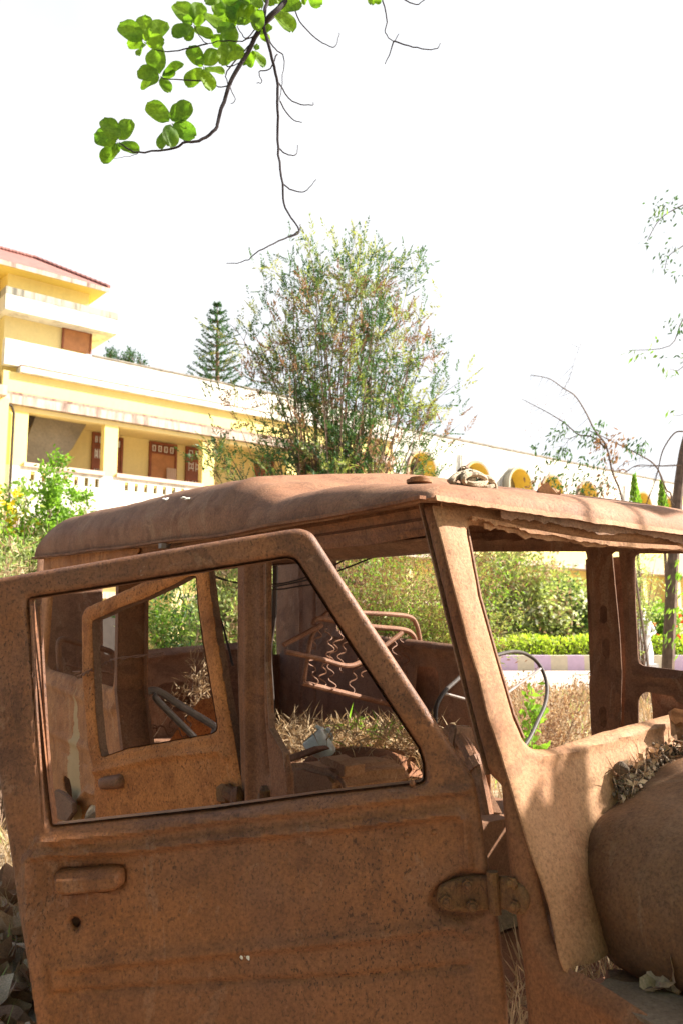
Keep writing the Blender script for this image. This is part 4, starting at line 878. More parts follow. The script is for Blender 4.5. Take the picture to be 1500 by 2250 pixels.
# latch pillar of the rear door: a channel section
q0 = [NEAR.hit(258, 1240), NEAR.hit(254, 1515), NEAR.hit(268, 1652), NEAR.hit(290, 1900)]
for a, b in zip(q0[:-1], q0[1:]):
    mb.prism([a-JR*.004, b-JR*.004, b+JF*.028-JR*.004, a+JF*.028-JR*.004], JR*.006)
    mb.prism([a+JF*.028, b+JF*.028, b+JF*.028+JR*.10, a+JF*.028+JR*.10], -JF*.004)
    mb.prism([a+JF*.028+JR*.10, b+JF*.028+JR*.10, b+JF*.06+JR*.10, a+JF*.06+JR*.10], JR*.004)
LP = mb.build('rear_door_pillar', M['pillar'], JEEP)
# inner lining of the rear corner seen through the near rear window
RW = px(REAR, [(84, 1222), (70, 1480), (80, 1700), (100, 1900), (640, 1850), (605, 1640), (597, 1215)])
RWH = px(REAR, [(226, 1190), (228, 1440), (310, 1428), (520, 1412), (585, 1407), (582, 1190)], [0, .03, 0, 0, .03, 0])
RC = px(REAR, [(346, 1510), (356, 1502), (405, 1497), (414, 1505), (420, 1556), (392, 1564), (360, 1552)], .015)
RC2 = px(REAR, [(309, 1518), (320, 1513), (330, 1520), (332, 1534), (312, 1530)], .01)
RC3 = px(REAR, [(488, 1492), (508, 1486), (510, 1498), (490, 1504)], .003)
r1 = crease(REAR.uvs([(310, 1447), (420, 1432), (585, 1422)]), .02, .028, REAR)
def rwh(X, dd): return r1(X)+.006*sstep(.035, .02, np.abs(psdf(X, RC)))*0+.008*np.exp(-(np.abs(psdf(X, RC))/.015)**2)
RWO = sheet('tailgate', REAR.map, RW, [RWH, RC, RC2, RC3], .012, .004, rwh, M['inner'], JEEP, tear=.001)
mb = MB(); a_ = REAR.uv(60, 1440); mb.box(REAR.O+REAR.U*0.0+Z*.55-JF*.06, JR*1.5, JF*.004, Z*.78); mb.build('tailgate_skin', M['inner'], RWO, smooth=False)
# ---- far side
FS = px(FAR, [(600, 1165), (612, 1640), (618, 1800), (900, 1860), (1250, 2100), (1310, 2100), (1294, 1606), (1291, 1498), (1300, 1468), (1298, 1390), (1285, 1213), (1340, 1213), (1357, 1390), (1362, 1480), (1360, 1592), (1375, 2100), (1420, 2100)][:2]+[(618, 1800), (900, 1860), (1060, 1900), (1050, 1600), (1042, 1430), (1022, 1212), (1286, 1212), (1299, 1390), (1302, 1468), (1291, 1498), (1296, 1606), (1320, 2050), (1395, 2050), (1360, 1592), (1363, 1480), (1358, 1390), (1342, 1213), (1700, 1206), (1840, 1480), (1930, 1500), (1740, 1130), (1345, 1160), (1000, 1172), (740, 1180)])
FW1 = px(FAR, [(738, 1213), (738, 1384), (846, 1398), (980, 1414), (1012, 1418), (988, 1213)], [.03, .02, 0, 0, .02, .02])
FH2 = px(FAR, [(914, 1463), (952, 1468), (962, 1480), (962, 1545), (950, 1562), (905, 1560)], .02)
OV = [px(FAR, [(1317, 1328), (1331, 1328), (1331, 1372), (1318, 1372)], .015), px(FAR, [(1322, 1403), (1337, 1403), (1337, 1447), (1323, 1447)], .015), px(FAR, [(1314, 1552), (1330, 1552), (1330, 1600), (1316, 1600)], .015)]
f1 = crease(FAR.uvs([(738, 1398), (846, 1412), (1010, 1432)]), .025, .03, FAR); f2 = crease(FAR.uvs([(690, 1200), (694, 1600)]), .008, -.012, FAR); f3 = crease(FAR.uvs([(660, 1200), (664, 1600)]), .012, .015, FAR)
f4 = crease(FAR.uvs([(1310, 1225), (1318, 1390), (1320, 1470), (1312, 1500)]), .02, .012, FAR)
f5 = crease(FAR.uvs([(600, 1190), (1000, 1188), (1340, 1186), (1700, 1180)]), .012, .015, FAR)
def fsh(X, dd): return f1(X)+f2(X)+f3(X)+f4(X)+f5(X)
FSO = sheet('far_side_shell', FAR.map, FS, [FW1, FH2]+OV, .0125, .004, fsh, M['inner'], JEEP, tear=.001)
mb = MB(); mb.box(W(-2.3, 1.57, .5), JF*1.62, JR*.004, Z*.86); mb.build('far_outer_skin', M['inner'], FSO, smooth=False)
mb = MB(); mb.box(W(-.10, 1.545, .4), JF*.17, JR*.004, Z*1.36); mb.build('pillar_backing', M['inner'], FSO, smooth=False)
# far front door (closed, ajar by a finger)
FD = px(FAR, [(1351, 1196), (1360, 1300), (1367, 1480), (1363, 1592), (1372, 2000), (1800, 2100), (1900, 1560), (1840, 1500), (1700, 1196)])
FDH = px(FAR, [(1388, 1216), (1390, 1330), (1396, 1462), (1500, 1475), (1740, 1500), (1640, 1216)], [.02, 0, .02, 0, .02, .02])
FDP = px(FAR, [(1395, 1533), (1407, 1520), (1472, 1531), (1482, 1547), (1520, 1552), (1560, 1700), (1395, 1690)], .015)
g1_ = crease(FAR.uvs([(1378, 1205), (1382, 1330), (1388, 1480), (1500, 1496), (1740, 1520)]), .014, .014, FAR)
FDO = sheet('far_front_door', lambda xy, h: FAR.map(xy, h-.012), FD, [FDH, FDP], .0125, .005, lambda X, dd: g1_(X), M['inner'], JEEP)
mb = MB(); mb.box(W(.16, 1.56, .4), JF*1.0, JR*.004, Z*.88); mb.build('door_skin', M['inner'], FDO, smooth=False)
# ---- near front door, hanging open
hp = NEAR.hit(1095, 1965); dd_ = np.array([-1, .04, 0]); dd_ /= np.linalg.norm(dd_)
DOOR = Plane(hp, dd_, Z)
do = [(-62, 1277), (0, 1266), (200, 1232), (420, 1194), (560, 1171), (655, 1156), (683, 1166), (760, 1286), (945, 1568), (1018, 1676), (1044, 1716), (1058, 1800), (1078, 1930), (1097, 2030), (1115, 2200), (1124, 2420), (1090, 2560), (130, 2600), (82, 2255), (60, 2125), (42, 2025), (2, 1765), (-30, 1560)]
DOP = px(DOOR, do, [.02, 0, 0, 0, 0, .03, .02, 0, 0, 0, .01, 0, 0, 0, 0, .03, .03, .05, 0, 0, 0, 0, 0])
dh = [(50, 1314), (170, 1295), (400, 1257), (630, 1220), (648, 1228), (780, 1432), (922, 1648), (932, 1682), (933, 1716), (926, 1722), (700, 1748), (470, 1780), (110, 1817), (100, 1740), (80, 1560)]
DHP = px(DOOR, dh, [.006, 0, 0, .01, .01, 0, 0, 0, .004, .004, 0, 0, .004, 0, 0])
KH = px(DOOR, [(149, 2030), (155, 2021), (164, 2018), (173, 2027), (175, 2033), (165, 2045), (158, 2043)], .001)
sillline = DOOR.uvs([(88, 1850), (300, 1826), (460, 1803), (700, 1776), (960, 1742), (1020, 1735)])
uppanel = DOOR.uvs([(100, 2380), (68, 2060), (60, 1890), (75, 1880), (300, 1866), (480, 1843), (700, 1822), (1000, 1786), (1016, 1800), (1026, 1900)])
lowc = DOOR.uvs([(122, 2170), (120, 2128), (240, 2115), (500, 2090), (760, 2066), (1000, 2034), (1024, 2050)]); lowb = DOOR.uvs([(130, 2186), (500, 2160), (760, 2152), (1030, 2122)])
c1 = crease(sillline, .0085, .011, DOOR); c2 = crease(uppanel, .009, .012, DOOR); c3 = crease(lowc, .010, .009, DOOR); c4 = crease(lowb, .006, -.006, DOOR)
lst = DOOR.uvs([(52, 1330), (58, 1480), (90, 1838)]); c5 = crease(lst, .0045, .005, DOOR); c6 = crease(DOOR.uvs([(66, 1330), (76, 1520), (98, 1800)]), .004, -.010, DOOR)
hr1 = px(DOOR, [(925, 1984), (950, 1940), (1010, 1905), (1040, 1905), (1080, 1915), (1080, 2018), (1030, 2030), (960, 2022)], .02)
hrc = px(DOOR, [(120, 1908), (268, 1898), (278, 1912), (276, 1950), (266, 1960), (140, 1970), (122, 1950)], .008)
def dhf(X, dd):
    h = c1(X)+c2(X)+c3(X)+c4(X)+c5(X)*0+c6(X)
    hole = np.abs(psdf(X, DHP)); h -= .006*np.exp(-(hole/.006)**2)
    s = psdf(X, uppanel+[np.array(DOOR.uv(1040, 2120)), np.array(DOOR.uv(1060, 2380))]); h -= .004*sstep(0, .012, -s)
    h -= .011*sstep(.002, .016, -psdf(X, hr1)); h -= .010*sstep(0, .006, -psdf(X, hrc))
    up = X[:, 1]-np.array(DOOR.uv(500, 1790))[1]; h -= .05*np.clip(up, 0, 1)**1.2                # the window frame leans in
    h -= .03*np.clip(-up-.25, 0, 1)**1.5
    e = DOOR.uvs([(1045, 1716), (1078, 1930), (1115, 2200)]); 
    return h
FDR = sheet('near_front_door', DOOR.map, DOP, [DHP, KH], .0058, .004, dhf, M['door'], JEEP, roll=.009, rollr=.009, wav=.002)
# inner frame of the door: returns round the outline and the window
def ribbon(name, plane, pts, m_, par, d0, d1, hfn=None, closed=True):
    P_ = np.array(pts); mb = MB(); n = len(P_)
    h = hfn(P_) if hfn else np.zeros(n)
    A = plane.map(P_, h-d0); B2 = plane.map(P_, h-d1); C_ = plane.map(P_, h-d1); ctr = P_.mean(0)
    sh = (ctr-P_); sh /= np.linalg.norm(sh, axis=1)[:, None]; A2 = plane.map(P_+sh*.003, h-d0); B3 = plane.map(P_+sh*.003, h-d1)
    mb.add(np.concatenate([A, B2, B3, A2]), [f for i in range(n if closed else n-1) for j in [(i+1) % n] for f in ((i, j, n+j, n+i), (n+i, n+j, 2*n+j, 2*n+i), (2*n+i, 2*n+j, 3*n+j, 3*n+i))])
    return mb.build(name, m_, par)
def lean(X): up = X[:, 1]-np.array(DOOR.uv(500, 1790))[1]; return -.05*np.clip(up, 0, 1)**1.2-.03*np.clip(-up-.25, 0, 1)**1.5
ribbon('window_return', DOOR, DHP, M['door'], FDR, .008, .034, lean)
ribbon('edge_return', DOOR, DOP, M['door'], FDR, .012, .036, lean)
ish = px(DOOR, [(130, 1850), (1015, 1752), (1045, 1900), (1090, 2400), (160, 2500), (90, 2060)], .02)
DIH = [px(DOOR, [(250, 1980), (800, 1930), (850, 2150), (300, 2220)], .04)]
sheet('inner_panel', lambda xy, h: DOOR.map(xy, h+lean(xy)-.036), ish, DIH, .014, .003, None, M['inner'], FDR)
# the thick rear channel of the window
LC = px(DOOR, [(50, 1316), (80, 1560), (110, 1817), (98, 1817), (76, 1560), (60, 1420)])
mb = MB(); a3 = [(72, 1330), (88, 1560), (107, 1812)]; q = DOOR.map(np.array(DOOR.uvs(a3)), lean(np.array(DOOR.uvs(a3)))-.02)
mb.tube(cr(q, 5), .0045, 6); a3 = [(60, 1330), (76, 1560), (97, 1816)]; q = DOOR.map(np.array(DOOR.uvs(a3)), lean(np.array(DOOR.uvs(a3)))-.004); mb.tube(cr(q, 5), .0035, 6); mb.build('window_channel', M['door'], FDR)
# pull handle, keyhole backing, rivets, hinge
HP = px(DOOR, [(124, 1913), (140, 1910), (255, 1901), (270, 1908), (274, 1925), (271, 1945), (255, 1953), (145, 1962), (128, 1955)], [.006]*9, 3)
HO = DOOR.uvs([(132, 1928), (268, 1918)])
def hah(X, dd): return .034*SE(dd/.011, 2.6)-.009*sstep(0, .008, (X[:, 1]-(HO[0][1]+(HO[1][1]-HO[0][1])*(X[:, 0]-HO[0][0])/(HO[1][0]-HO[0][0]))))
sheet('door_handle', lambda xy, h: DOOR.map(xy, h+lean(xy)-.005), HP, [], .0028, .012, hah, M['door'], FDR, roll=0, wav=.001)
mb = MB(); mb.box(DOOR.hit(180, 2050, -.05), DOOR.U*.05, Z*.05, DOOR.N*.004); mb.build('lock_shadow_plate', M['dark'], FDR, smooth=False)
mb = MB()
for (x, y) in ((892, 1836), (953, 1830), (905, 1722)):
    mb = MB(); mb.ball(DOOR.map(np.array([DOOR.uv(x, y)]), np.array([-.0045]))[0], (.006, .004, .006), 8, 6); mb.build('rivet', M['door'], FDR)
mb = MB(); c0 = DOOR.map(np.array([DOOR.uv(539, 2096)]), np.array([-.004]))[0]
for i in range(7): mb.ball(c0+rng.normal(size=3)*[.004, .0005, .007], (.0035, .003, .006), 7, 5, .5)
mb.build('bird_dropping', M['whitep'], FDR)
HG = [px(DOOR, [(957, 1981), (963, 1948), (990, 1935), (1022, 1926), (1079, 1924), (1087, 1998), (1060, 2000), (1030, 2006), (965, 1998)], .008), px(DOOR, [(1080, 1922), (1120, 1925), (1150, 1945), (1162, 1975), (1158, 2004), (1145, 2010), (1125, 2004), (1115, 1996), (1087, 2000)], .006)]
HGO = sheet('door_hinge', lambda xy, h: DOOR.map(xy, h+.004), HG[0], [], .004, .008, lambda X, dd: .002*np.sin(X[:, 0]*90), M['hinge'], FDR, roll=.004, rollr=.006)
HL = px(NEAR, [(1088, 1924), (1120, 1925), (1150, 1945), (1162, 1975), (1158, 2004), (1145, 2010), (1125, 2004), (1115, 1996), (1090, 2000)], .006)
sheet('hinge_leaf', lambda xy, h: NEAR.map(xy, h+.010), HL, [], .004, .008, None, M['hinge'], HGO, roll=.004, rollr=.006)
mb = MB(); mb.tube([DOOR.hit(1080, 1915, .012), DOOR.hit(1088, 2008, .012)], .011, 10)
mb.build('hinge_pin', M['hinge'], HGO)
for (x, y) in ((978, 1979), (1026, 1944), (1036, 1990), (1127, 1940), (1134, 1990)):
    mb = MB(); pl_ = DOOR if x < 1080 else NEAR; c0 = pl_.hit(x, y, .008); mb.tube([c0, c0+pl_.N*.008], .011, 6); mb.ball(c0+pl_.N*.010, (.007, .005, .007), 8, 5); mb.build('bolt', M['hinge'], HGO)
# ---- near rear door, ajar
rp = NEAR.hit(532, 1750); lp_ = np.array([-.876, 2.845, 0]); rd = lp_-rp; rd[2] = 0
RD = Plane(rp, rd, Z)
ro = [(177, 1349), (190, 1334), (232, 1316), (320, 1276), (372, 1259), (424, 1251), (453, 1250), (463, 1330), (473, 1400), (492, 1520), (512, 1620), (530, 1735), (536, 1768), (560, 2000), (250, 2060), (216, 1860), (208, 1808), (204, 1700), (190, 1640), (178, 1488)]
ROP = px(RD, ro, [.02]+[0]*19)
rh = [(201, 1363), (222, 1355), (260, 1336), (320, 1313), (380, 1285), (412, 1267), (429, 1265), (434, 1332), (444, 1408), (460, 1500), (475, 1588), (476, 1606), (464, 1613), (360, 1632), (280, 1645), (222, 1665), (216, 1640), (208, 1560), (202, 1420)]
RHP = px(RD, rh, [.008, 0, 0, 0, 0, 0, .008, 0, 0, 0, .01, .01, 0, 0, 0, .008, 0, 0, 0])
notch = px(RD, [(478, 1738), (492, 1726), (512, 1728), (516, 1745), (500, 1772), (482, 1774)], .008)
rr1 = crease(RD.uvs([(204, 1697), (350, 1664), (486, 1650), (500, 1665)]), .010, .010, RD)
def rdh(X, dd):
    h = rr1(X); s = X[:, 1]-RD.uv(350, 1664)[1]-.02; return h+.006*sstep(.02, 0, np.abs(psdf(X, RHP)))*0
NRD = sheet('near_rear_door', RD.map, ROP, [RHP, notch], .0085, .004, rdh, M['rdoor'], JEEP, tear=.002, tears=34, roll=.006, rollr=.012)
ribbon('window_return', RD, RHP, M['inner'], NRD, .004, .032); ribbon('edge_return', RD, ROP, M['inner'], NRD, .006, .035)
sheet('inner_panel', lambda xy, h: RD.map(xy, h-.034), px(RD, [(215, 1690), (505, 1640), (530, 1760), (550, 1980), (250, 2020)], .02), [], .015, .003, None, M['inner'], NRD)
RHD = px(RD, [(223, 1710), (228, 1706), (263, 1700), (271, 1703), (275, 1716), (273, 1731), (266, 1733), (230, 1736), (224, 1730)], .004, 3)
sheet('door_handle', lambda xy, h: RD.map(xy, h-.002), RHD, [], .004, .012, lambda X, dd: .024*SE(dd/.02, 2.2), M['tube'], NRD, roll=0, wav=0)
mb = MB(); mb.ball(RD.hit(497, 1745, .01), (.025, .02, .03), 8, 6, .4); mb.tube([RD.hit(500, 1740, .015), RD.hit(524, 1752, .015)], .02, 8); mb.ball(RD.hit(522, 1752, .02), (.02, .02, .03), 8, 6, .3); mb.build('door_hinge', M['hinge'], NRD)
# twisted wire tying the rear door to the body
mb = MB(); pts = cr([RD.hit(172, 1488, .01), RD.hit(200, 1474, .02), NEAR.hit(235, 1457), NEAR.hit(262, 1447), NEAR.hit(308, 1437)+JR*.09], 10)
for s_ in (0, math.pi): mb.tube([p_+Z*.004*math.cos(i*1.1+s_)+JR*.004*math.sin(i*1.1+s_) for i, p_ in enumerate(pts)], .0024, 5)
mb.tube(cr([RD.hit(172, 1488, .01), RD.hit(164, 1482, .02), RD.hit(178, 1476, .02), RD.hit(160, 1476, .02)], 5), .002, 4); mb.build('tie_wire', M['tube'], JEEP)
# ---- cowl side, inner fender and chassis ledge at the right
seam = [(1560, 1640), (1500, 1662), (1455, 1690), (1405, 1732), (1345, 1775), (1305, 1815), (1289, 1860), (1287, 1920), (1298, 1985), (1318, 2050), (1348, 2092), (1420, 2108), (1520, 2118), (1640, 2130)]
S3 = [FRONT.hit(*q, off=-.030) for q in seam]; S3 = cr(S3, 6); cen = FRONT.hit(1500, 1900, off=-.04)
V = []; ns = 90; m_ = len(S3)
for i in range(ns):
    u = i/(ns-1); x = .95*u
    bul = SE(min(u/.16, 1), 2)*.05-.03*u
    for j, q in enumerate(S3):
        rad = q-cen; rad = rad-JF*(rad@JF); L_ = np.linalg.norm(rad); 
        V.append(q+JF*x+rad/L_*(bul+.008*mnoise.noise(Vector((u*5, j*.09, 0)))+.003*mnoise.noise(Vector((u*19, j*.3, 4)))+.006*math.exp(-((u-.26)/.012)**2))+Z*(.02*u*0)+JR*(.10*u)+Z*.035*u)
n1 = len(V); Vb = [v_-(np.array(v_)-(cen+JF*((v_-cen)@JF)))*.02 for v_ in V]
Fc = [(i*m_+j, i*m_+j+1, (i+1)*m_+j+1, (i+1)*m_+j) for i in range(ns-1) for j in range(m_-1)]
FE = obj('inner_fender', V+Vb, Fc+[tuple(q+n1 for q in f[::-1]) for f in Fc], M['fender'], JEEP)
LED = Plane(FRONT.hit(1300, 2140), JR, JF)            # roughly level dusty ledge
LPZ = [LED.hit(*q) for q in [(1240, 2142), (1320, 2190), (1500, 2285), (1700, 2400), (1900, 2300), (1560, 2205), (1490, 2188), (1430, 2160), (1330, 2146)]]
LDP = LED.uvs([(1240, 2140), (1268, 2148), (1320, 2184), (1500, 2280), (1750, 2420), (1950, 2300), (1560, 2200), (1492, 2184), (1440, 2168), (1400, 2156), (1370, 2155), (1335, 2146), (1318, 2160), (1290, 2160)])
LEO = sheet('chassis_ledge', LED.map, [np.array(q) for q in LDP], [], .009, .006, None, M['dirty'], JEEP, tear=.006, tears=30, roll=.002)
mb = MB(); q = [LED.hit(*p_)-Z*.06 for p_ in [(1335, 2120), (1420, 2130), (1560, 2190), (1700, 2250)]]
mb.tube(cr(q, 4), .05, 8); mb.build('chassis_rail', M['inner'], JEEP)
mb = MB(); a = LED.hit(1240, 2140)-Z*.09; mb.prism([a-JF*.1, a+JF*1.0-JF*.1, a+JF*1.0+JR*.5, a+JR*.5-JF*.1], Z*.005); mb.build('underfloor', M['inner'], JEEP, smooth=False)
# dead leaves caught in the gap
for (x, y, L_, an, lb) in ((1448, 2118, .06, .4, 'crumpled pale dead leaf wedged under the inner fender'), (1462, 2165, .055, 1.9, 'crumpled greenish dead leaf lying on the edge of the dusty ledge'), (1495, 2160, .045, 2.6, 'pale dead leaf at the very right of the dusty ledge')):
    mb = MB(); deadleaf(mb, LED.hit(x, y)+Z*.012, L_*1.4, L_, an, -.9, .5); tag(mb.build('dead_leaf', M['deadleaf']), lb, 'leaf')
# leaf mould and dried pods on the cowl
mb = MB(); mb2 = MB()
moss = cr([FRONT.hit(*q, off=.004) for q in [(1362, 1735), (1380, 1715), (1410, 1690), (1450, 1665), (1500, 1640), (1560, 1610)]], 10)
for c0 in moss:
    for k in range(16):
        mb.ball(c0+rng.normal(size=3)*.013-Z*.004, rng.uniform(.0015, .0055), 5, 4, .9)
    leaves(c0+rng.normal(size=(9, 3))*.014, rng.normal(size=(9, 3))+Z*.1, .020, .010, mb2)
    leaves(c0+rng.normal(size=(9, 3))*.014, rng.normal(size=(9, 3)), .045, .0018, mb2)
M['mould'] = plain('leaf_mould', (.17, .125, .09), .95, .5, 30, .4)
rt_ = empty('cowl_debris', tuple(moss[20]), 'heap of dark leaf mould and twigs gathered along the cowl', 'debris')
mb.build('clods', M['mould'], rt_); mb2.build('leaf_fragments', M['deadleaf'], rt_, smooth=False)
mb = MB(); c0 = FRONT.hit(1363, 1688, off=.02)
for k in range(5): mb.ball(c0, (.013-.002*k, .012, .014-.002*k), 9, 6, .5); c0 = c0+JF*.003
mb.tube([c0-Z*.012, c0-Z*.03+JR*.01], .004, 5); tag(mb.build('dried_pod', M['mould']), 'round dried seed pod on the cowl left of the leaf mould', 'seed pod')
mb = MB(); deadleaf(mb, FRONT.hit(1492, 1605, off=.03), .085, .06, 1.0, 1.0, .6); tag(mb.build('dead_leaf', M['deadleaf2']), 'curled brown dead leaf beside the windscreen edge', 'leaf')
# ---- floor, engine cover, rubble inside
mb = MB(); mb.box(W(-2.28, .02, .50), JF*3.1, JR*1.48, Z*.01); mb.build('floor', M['inner'], JEEP, smooth=False)
# bench boxes
BX = px(Plane(W(0, .95, 0), JF, Z), [(640, 1600), (700, 1600)])
mb = MB(); mb.box(W(-2.25, .45, .51), JF*1.2, JR*1.0, Z*.40); mb.build('rear_bench_box', M['inner'], JEEP, smooth=False)
mb = MB(); mb.box(W(-.95, .25, .51), JF*.9, JR*1.0, Z*.34); mb.build('seat_box', M['inner'], JEEP, smooth=False)
DB = Plane(W(0, .35, 0), JF, Z)
def lump(name, plane, pts, depth, m_, par, bev=.006):
    bmh = bmesh.new(); P_ = [plane.hit(*q) for q in pts]; n = len(P_); D = depth
    vs_ = [bmh.verts.new(p_) for p_ in P_]+[bmh.verts.new(p_+D) for p_ in P_]
    bmh.faces.new(vs_[:n][::-1]); bmh.faces.new(vs_[n:])
    for i in range(n): bmh.faces.new((vs_[i], vs_[(i+1) % n], vs_[(i+1) % n+n], vs_[i+n]))
    bmesh.ops.recalc_face_normals(bmh, faces=bmh.faces); bmesh.ops.bevel(bmh, geom=bmh.edges[:], offset=bev, segments=3, affect='EDGES')
    bmesh.ops.subdivide_edges(bmh, edges=bmh.edges[:], cuts=1, use_grid_fill=True)
    for v_ in bmh.verts: v_.co += Vector((mnoise.noise(v_.co*9)*.006, mnoise.noise(v_.co*9+Vector((5, 5, 5)))*.006, mnoise.noise(v_.co*8+Vector((9, 9, 9)))*.008))
    me_v = [tuple(v_.co) for v_ in bmh.verts]; bmh.verts.index_update(); me_f = [[v_.index for v_ in f.verts] for f in bmh.faces]; bmh.free()
    return obj(name, me_v, me_f, m_, par)
lump('crumpled_cover', DB, [(618, 1684), (660, 1676), (720, 1690), (738, 1715), (735, 1790), (618, 1800)], JR*.30, M['front'], JEEP, .02)
lump('bent_bracket', DB, [(700, 1664), (712, 1660), (756, 1686), (754, 1708), (744, 1706), (742, 1694), (708, 1676)], JR*.08, M['front'], JEEP, .002)
lump('flat_rail', Plane(W(0, .5, 0), JF, Z), [(596, 1666), (690, 1640), (700, 1648), (604, 1682)], JR*.05, M['tube'], JEEP, .003)
# curved wheel-arch moulding and pipe inside the cab
CA = Plane(W(0, .75, 0), JF, Z)
arc = [(742, 1650), (790, 1646), (850, 1650), (890, 1664), (920, 1690), (932, 1712)]
mb = MB(); q = [CA.hit(*p_) for p_ in arc]; q = cr(q, 6); nq = len(q); V = []
for i, p_ in enumerate(q):
    for k in range(9):
        a = math.pi*(k/8)*.8-.2; V.append(p_-JR*(.22*k/8)+Z*(.03*math.sin(math.pi*k/8))-Z*.10*(k/8)**2)
mb.add(V, [(i*9+k, (i+1)*9+k, (i+1)*9+k+1, i*9+k+1) for i in range(nq-1) for k in range(8)])
V2 = [p_-Z*.25 for p_ in q]; mb.add(q+V2, [(i, i+1, nq+i+1, nq+i) for i in range(nq-1)])
mb.build('arch_moulding', M['pillar'], JEEP)
mb = MB(); mb.tube(cr([CA.hit(*p_, off=.10) for p_ in [(735, 1668), (752, 1662), (772, 1672), (795, 1682), (822, 1680), (850, 1674)]], 6), .022, 10); mb.build('bent_pipe', M['tube'], JEEP)
mb = MB(); mb.tube(cr([DB.hit(*p_) for p_ in [(742, 1708), (752, 1718), (758, 1735), (756, 1750)]], 5), .006, 6); mb.tube(cr([DB.hit(*p_) for p_ in [(634, 1735), (645, 1750), (652, 1764)]], 4), .004, 6); mb.build('cable_end', M['tube'], JEEP)
# sunlit slanting panel in the rear
SP = Plane(W(-1.75, .55, 0), JF*.75+JR*.66, Z)
lump('slanting_panel', SP, [(362, 1640), (400, 1590), (438, 1535), (470, 1530), (500, 1570), (520, 1680), (360, 1690)], JR*.02, M['rdoor'], JEEP, .004)
# ---- seat frames
SA = Plane(W(-1.15, 0, 0), JR, Z)
def seat(name, lines, springs, lab, m_='tube', sp=None, r=.0115):
    mb = MB()
    for pl_, q, rr_, off in lines: mb.tube(cr([pl_.hit(*p_, off=off) for p_ in q], 5), r*rr_, 9)
    o = mb.build(name, M[m_], JEEP); o['label'] = lab
    if springs:
        mb = MB()
        for pl_, a, b, off, amp, nn in springs:
            a = pl_.hit(*a, off=off); b = pl_.hit(*b, off=off); d = (b-a); pr2 = np.cross(d/np.linalg.norm(d), pl_.N)
            n = nn*8; b_am = rng.uniform(.6, 1.25, n+1); phs = np.cumsum(rng.normal(size=n+1)*.04); bend = rng.normal()*.010; n_ = int(n*rng.choice([1, 1, 1, 1, .7])); sk = rng.normal()*.012
            mb.tube([a+d*i/n+pr2*(amp*b_am[i//4*4]*math.copysign(abs(math.sin(i/8*2*math.pi+phs[i]))**.7, math.sin(i/8*2*math.pi+phs[i]))+bend*math.sin(math.pi*i/n)+sk*i/n)+pl_.N*.02*math.sin(i*.17+bend*90) for i in range(n_+1)], .0032, 5)
        mb.build('springs', M['tube'], o)
    return o
L1 = [(SA, [(713, 1343), (803, 1347), (860, 1350), (897, 1355), (913, 1370), (923, 1415), (925, 1467), (920, 1513)], 1.0, -.12),
      (SA, [(688, 1372), (694, 1361), (715, 1360), (740, 1365), (817, 1377), (880, 1383), (903, 1392), (912, 1413), (907, 1460), (898, 1497)], 1.1, 0),
      (SA, [(623, 1417), (665, 1395), (707, 1372)], 1, .02), (SA, [(627, 1432), (700, 1447), (760, 1463), (797, 1452), (847, 1417), (883, 1390)], 1, .03),
      (SA, [(663, 1500), (760, 1524), (853, 1547), (905, 1560)], 1.1, 0), (SA, [(706, 1374), (684, 1400), (667, 1500)], 1, 0), (SA, [(912, 1413), (906, 1500), (893, 1557)], 1, .0), (SA, [(720, 1345), (702, 1362)], 1, -.05)]
sp1 = [(SA, (700+23*i, 1378+2*i), (680+25*i, 1502+6*i), .0, .019, 5) for i in range(9)]
seat('seat_back_frame', L1, sp1, 'tubular seat back frame with loose wavy springs')
SB = Plane(W(-1.9, 0, 0), JR, Z)
seat('seat_back_frame', [(SB, [(134, 1500), (132, 1464), (130, 1416), (141, 1405), (176, 1414), (240, 1430), (250, 1446), (252, 1470)], 1.2, 0), (SB, [(145, 1460), (176, 1468), (250, 1480)], .4, 0), (SB, [(168, 1415), (172, 1466)], .35, 0)], [], 'tubular seat back frame inside the near rear window')
SD = Plane(W(-.95, .45, 0), JR*.85+JF*.2, Z)
seat('seat_cushion_frame', [(SD, [(310, 1536), (322, 1522), (338, 1517), (358, 1524), (400, 1552), (466, 1592), (474, 1600)], 1.25, 0), (SD, [(346, 1528), (348, 1540), (428, 1620)], 1.1, .02), (SD, [(474, 1600), (470, 1618)], 1.2, 0)],
     [(SD, (330, 1590), (470, 1618), .0, .012, 4), (SD, (360, 1530), (380, 1610), .0, .010, 3), (SD, (400, 1552), (402, 1620), .0, .010, 3), (SD, (300, 1560), (350, 1600), 0, .010, 2)], 'tipped seat cushion frame with wavy springs behind the rear door', 'steel')
# ---- steering wheel and column
SWC = W(.38, .40, 0); SW = Plane(SWC, JR*.97-JF*.25, Z*.9-JF*.42)
rim_ = [(1134, 1432), (1167, 1444), (1188, 1468), (1200, 1504), (1197, 1545), (1179, 1587), (1156, 1632), (1120, 1670), (1065, 1690), (1000, 1668), (962, 1620), (956, 1560), (973, 1523), (1003, 1494), (1045, 1458), (1092, 1439)]
mb = MB(); P_ = [SW.hit(*q) for q in rim_]; mb.tube(cr(P_, 5, True), .0085, 10, closed=True); STW = mb.build('steering_wheel', M['rubber'], JEEP)
hub = sum(P_)/len(P_)-SW.N*.05
mb = MB()
for i in (2, 7, 12): mb.tube(cr([P_[i], (P_[i]*.45+hub*.55), hub], 5), .006, 6)
mb.ball(hub, (.03, .03, .03), 10, 8); mb.build('wheel_spokes', M['steel'], STW)
mb = MB(); CL = Plane(W(0, .30, 0), JF, Z)
